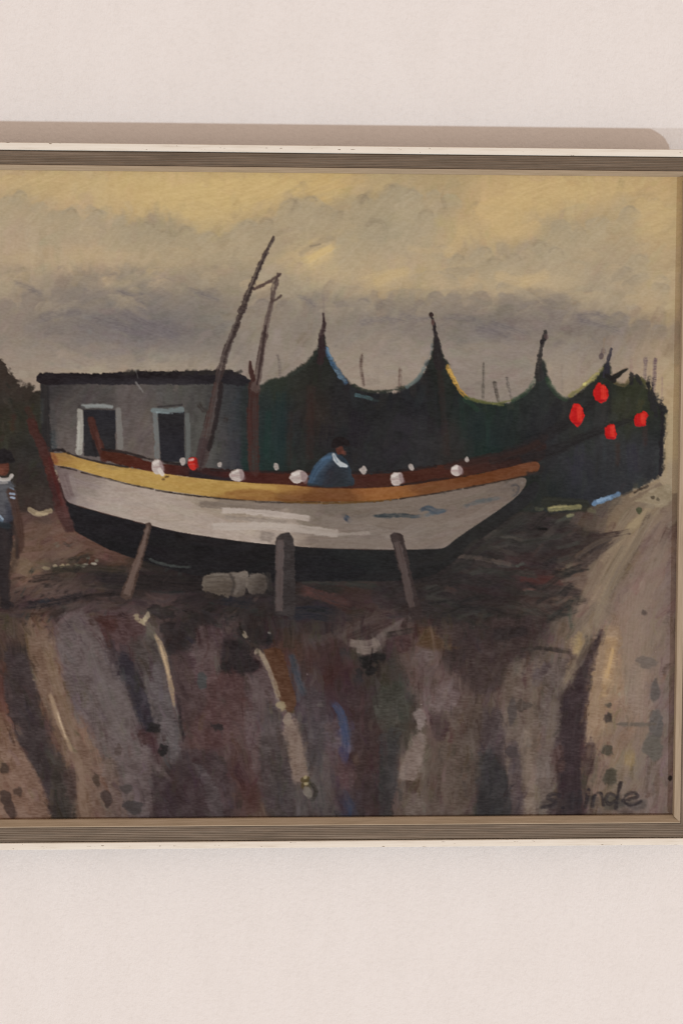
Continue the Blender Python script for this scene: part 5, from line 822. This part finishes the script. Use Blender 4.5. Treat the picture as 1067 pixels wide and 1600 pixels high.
# clean stray specks out of the motif map: each spot joins the motif most common around it
best = np.zeros(LAB.shape, np.float32); clean = LAB.copy()
for lid in range(1, len(LABELS)):
    m = (LAB == lid)
    if not m.any(): continue
    ys, xs = np.where(m); a, b, c, d = max(ys.min() - 4, 0), min(ys.max() + 5, PH), max(xs.min() - 4, 0), min(xs.max() + 5, PW)
    p = soften(m[a:b, c:d].astype(np.float32), 4)
    better = p > best[a:b, c:d] + 1e-6
    best[a:b, c:d][better] = p[better]; clean[a:b, c:d][better] = lid

STEP = 1.25
gx = np.arange(PX0 + 2, PX1 - 2, STEP); gy = np.arange(PY0 + 2, PY1 - 2, STEP)
GX, GY = np.meshgrid(gx, gy); nx, ny = len(gx), len(gy)
def sample(A):
    fx, fy = GX - PX0, GY - PY0; xi, yi = fx.astype(int), fy.astype(int); tx, ty = fx - xi, fy - yi
    if A.ndim == 3: tx, ty = tx[..., None], ty[..., None]
    return (A[yi, xi] * (1 - tx) + A[yi, xi + 1] * tx) * (1 - ty) + (A[yi + 1, xi] * (1 - tx) + A[yi + 1, xi + 1] * tx) * ty
RGB = pigment(sample(COL)); RELIEF = sample(soften(HGT, 1)) * 1.1
D = ((GX - 533.5) / F_UNITS)[..., None] * CAM_R - ((GY - 800) / F_UNITS)[..., None] * CAM_V + CAM_F   # picture units -> the canvas plane
T = -CAM_C[1] / D[..., 1]
PXW, PZW = CAM_C[0] + T * D[..., 0], CAM_C[2] + T * D[..., 2]
POS = np.stack([PXW * U - ROOT[0], -RELIEF * U - ROOT[1], PZW * U - ROOT[2]], -1).reshape(-1, 3).astype(np.float32)
RGBA = np.concatenate([RGB.reshape(-1, 3), np.ones((nx * ny, 1))], 1).astype(np.float32)
idx = np.arange(nx * ny).reshape(ny, nx)
QUADS = np.stack([idx[:-1, :-1], idx[1:, :-1], idx[1:, 1:], idx[:-1, 1:]], -1).reshape(-1, 4)
inwin = ((PXW > X0 + 37) & (PXW < X1 - 37) & (PZW > Z0 + 37) & (PZW < Z1 - 37))[:-1, :-1].reshape(-1)
FL = clean[(GY[:-1, :-1] + STEP / 2 - PY0).astype(int), (GX[:-1, :-1] + STEP / 2 - PX0).astype(int)].reshape(-1)
made = {}
def sheet(lid):
    name, par, text = LABELS[lid]
    q = QUADS[(FL == lid) & inwin]
    if not len(q): return
    used, inv = np.unique(q, return_inverse=True); inv = inv.reshape(-1).astype(np.int32)
    me = bpy.data.meshes.new(name); me.vertices.add(len(used)); me.vertices.foreach_set('co', POS[used].ravel())
    me.loops.add(len(inv)); me.loops.foreach_set('vertex_index', inv)
    me.polygons.add(len(q)); me.polygons.foreach_set('loop_start', np.arange(0, len(inv), 4, dtype=np.int32)); me.polygons.foreach_set('use_smooth', np.ones(len(q), bool))
    at = me.color_attributes.new('paint', 'FLOAT_COLOR', 'POINT'); at.data.foreach_set('color', RGBA[used].ravel())
    me.update(calc_edges=True); me.validate(); me.materials.append(MO)
    o = bpy.data.objects.new(name, me); scene.collection.objects.link(o)
    o.parent = made[par] if par else picture
    if text: o['label'] = text
    made[lid] = o
for lid in range(1, len(LABELS)): sheet(lid)
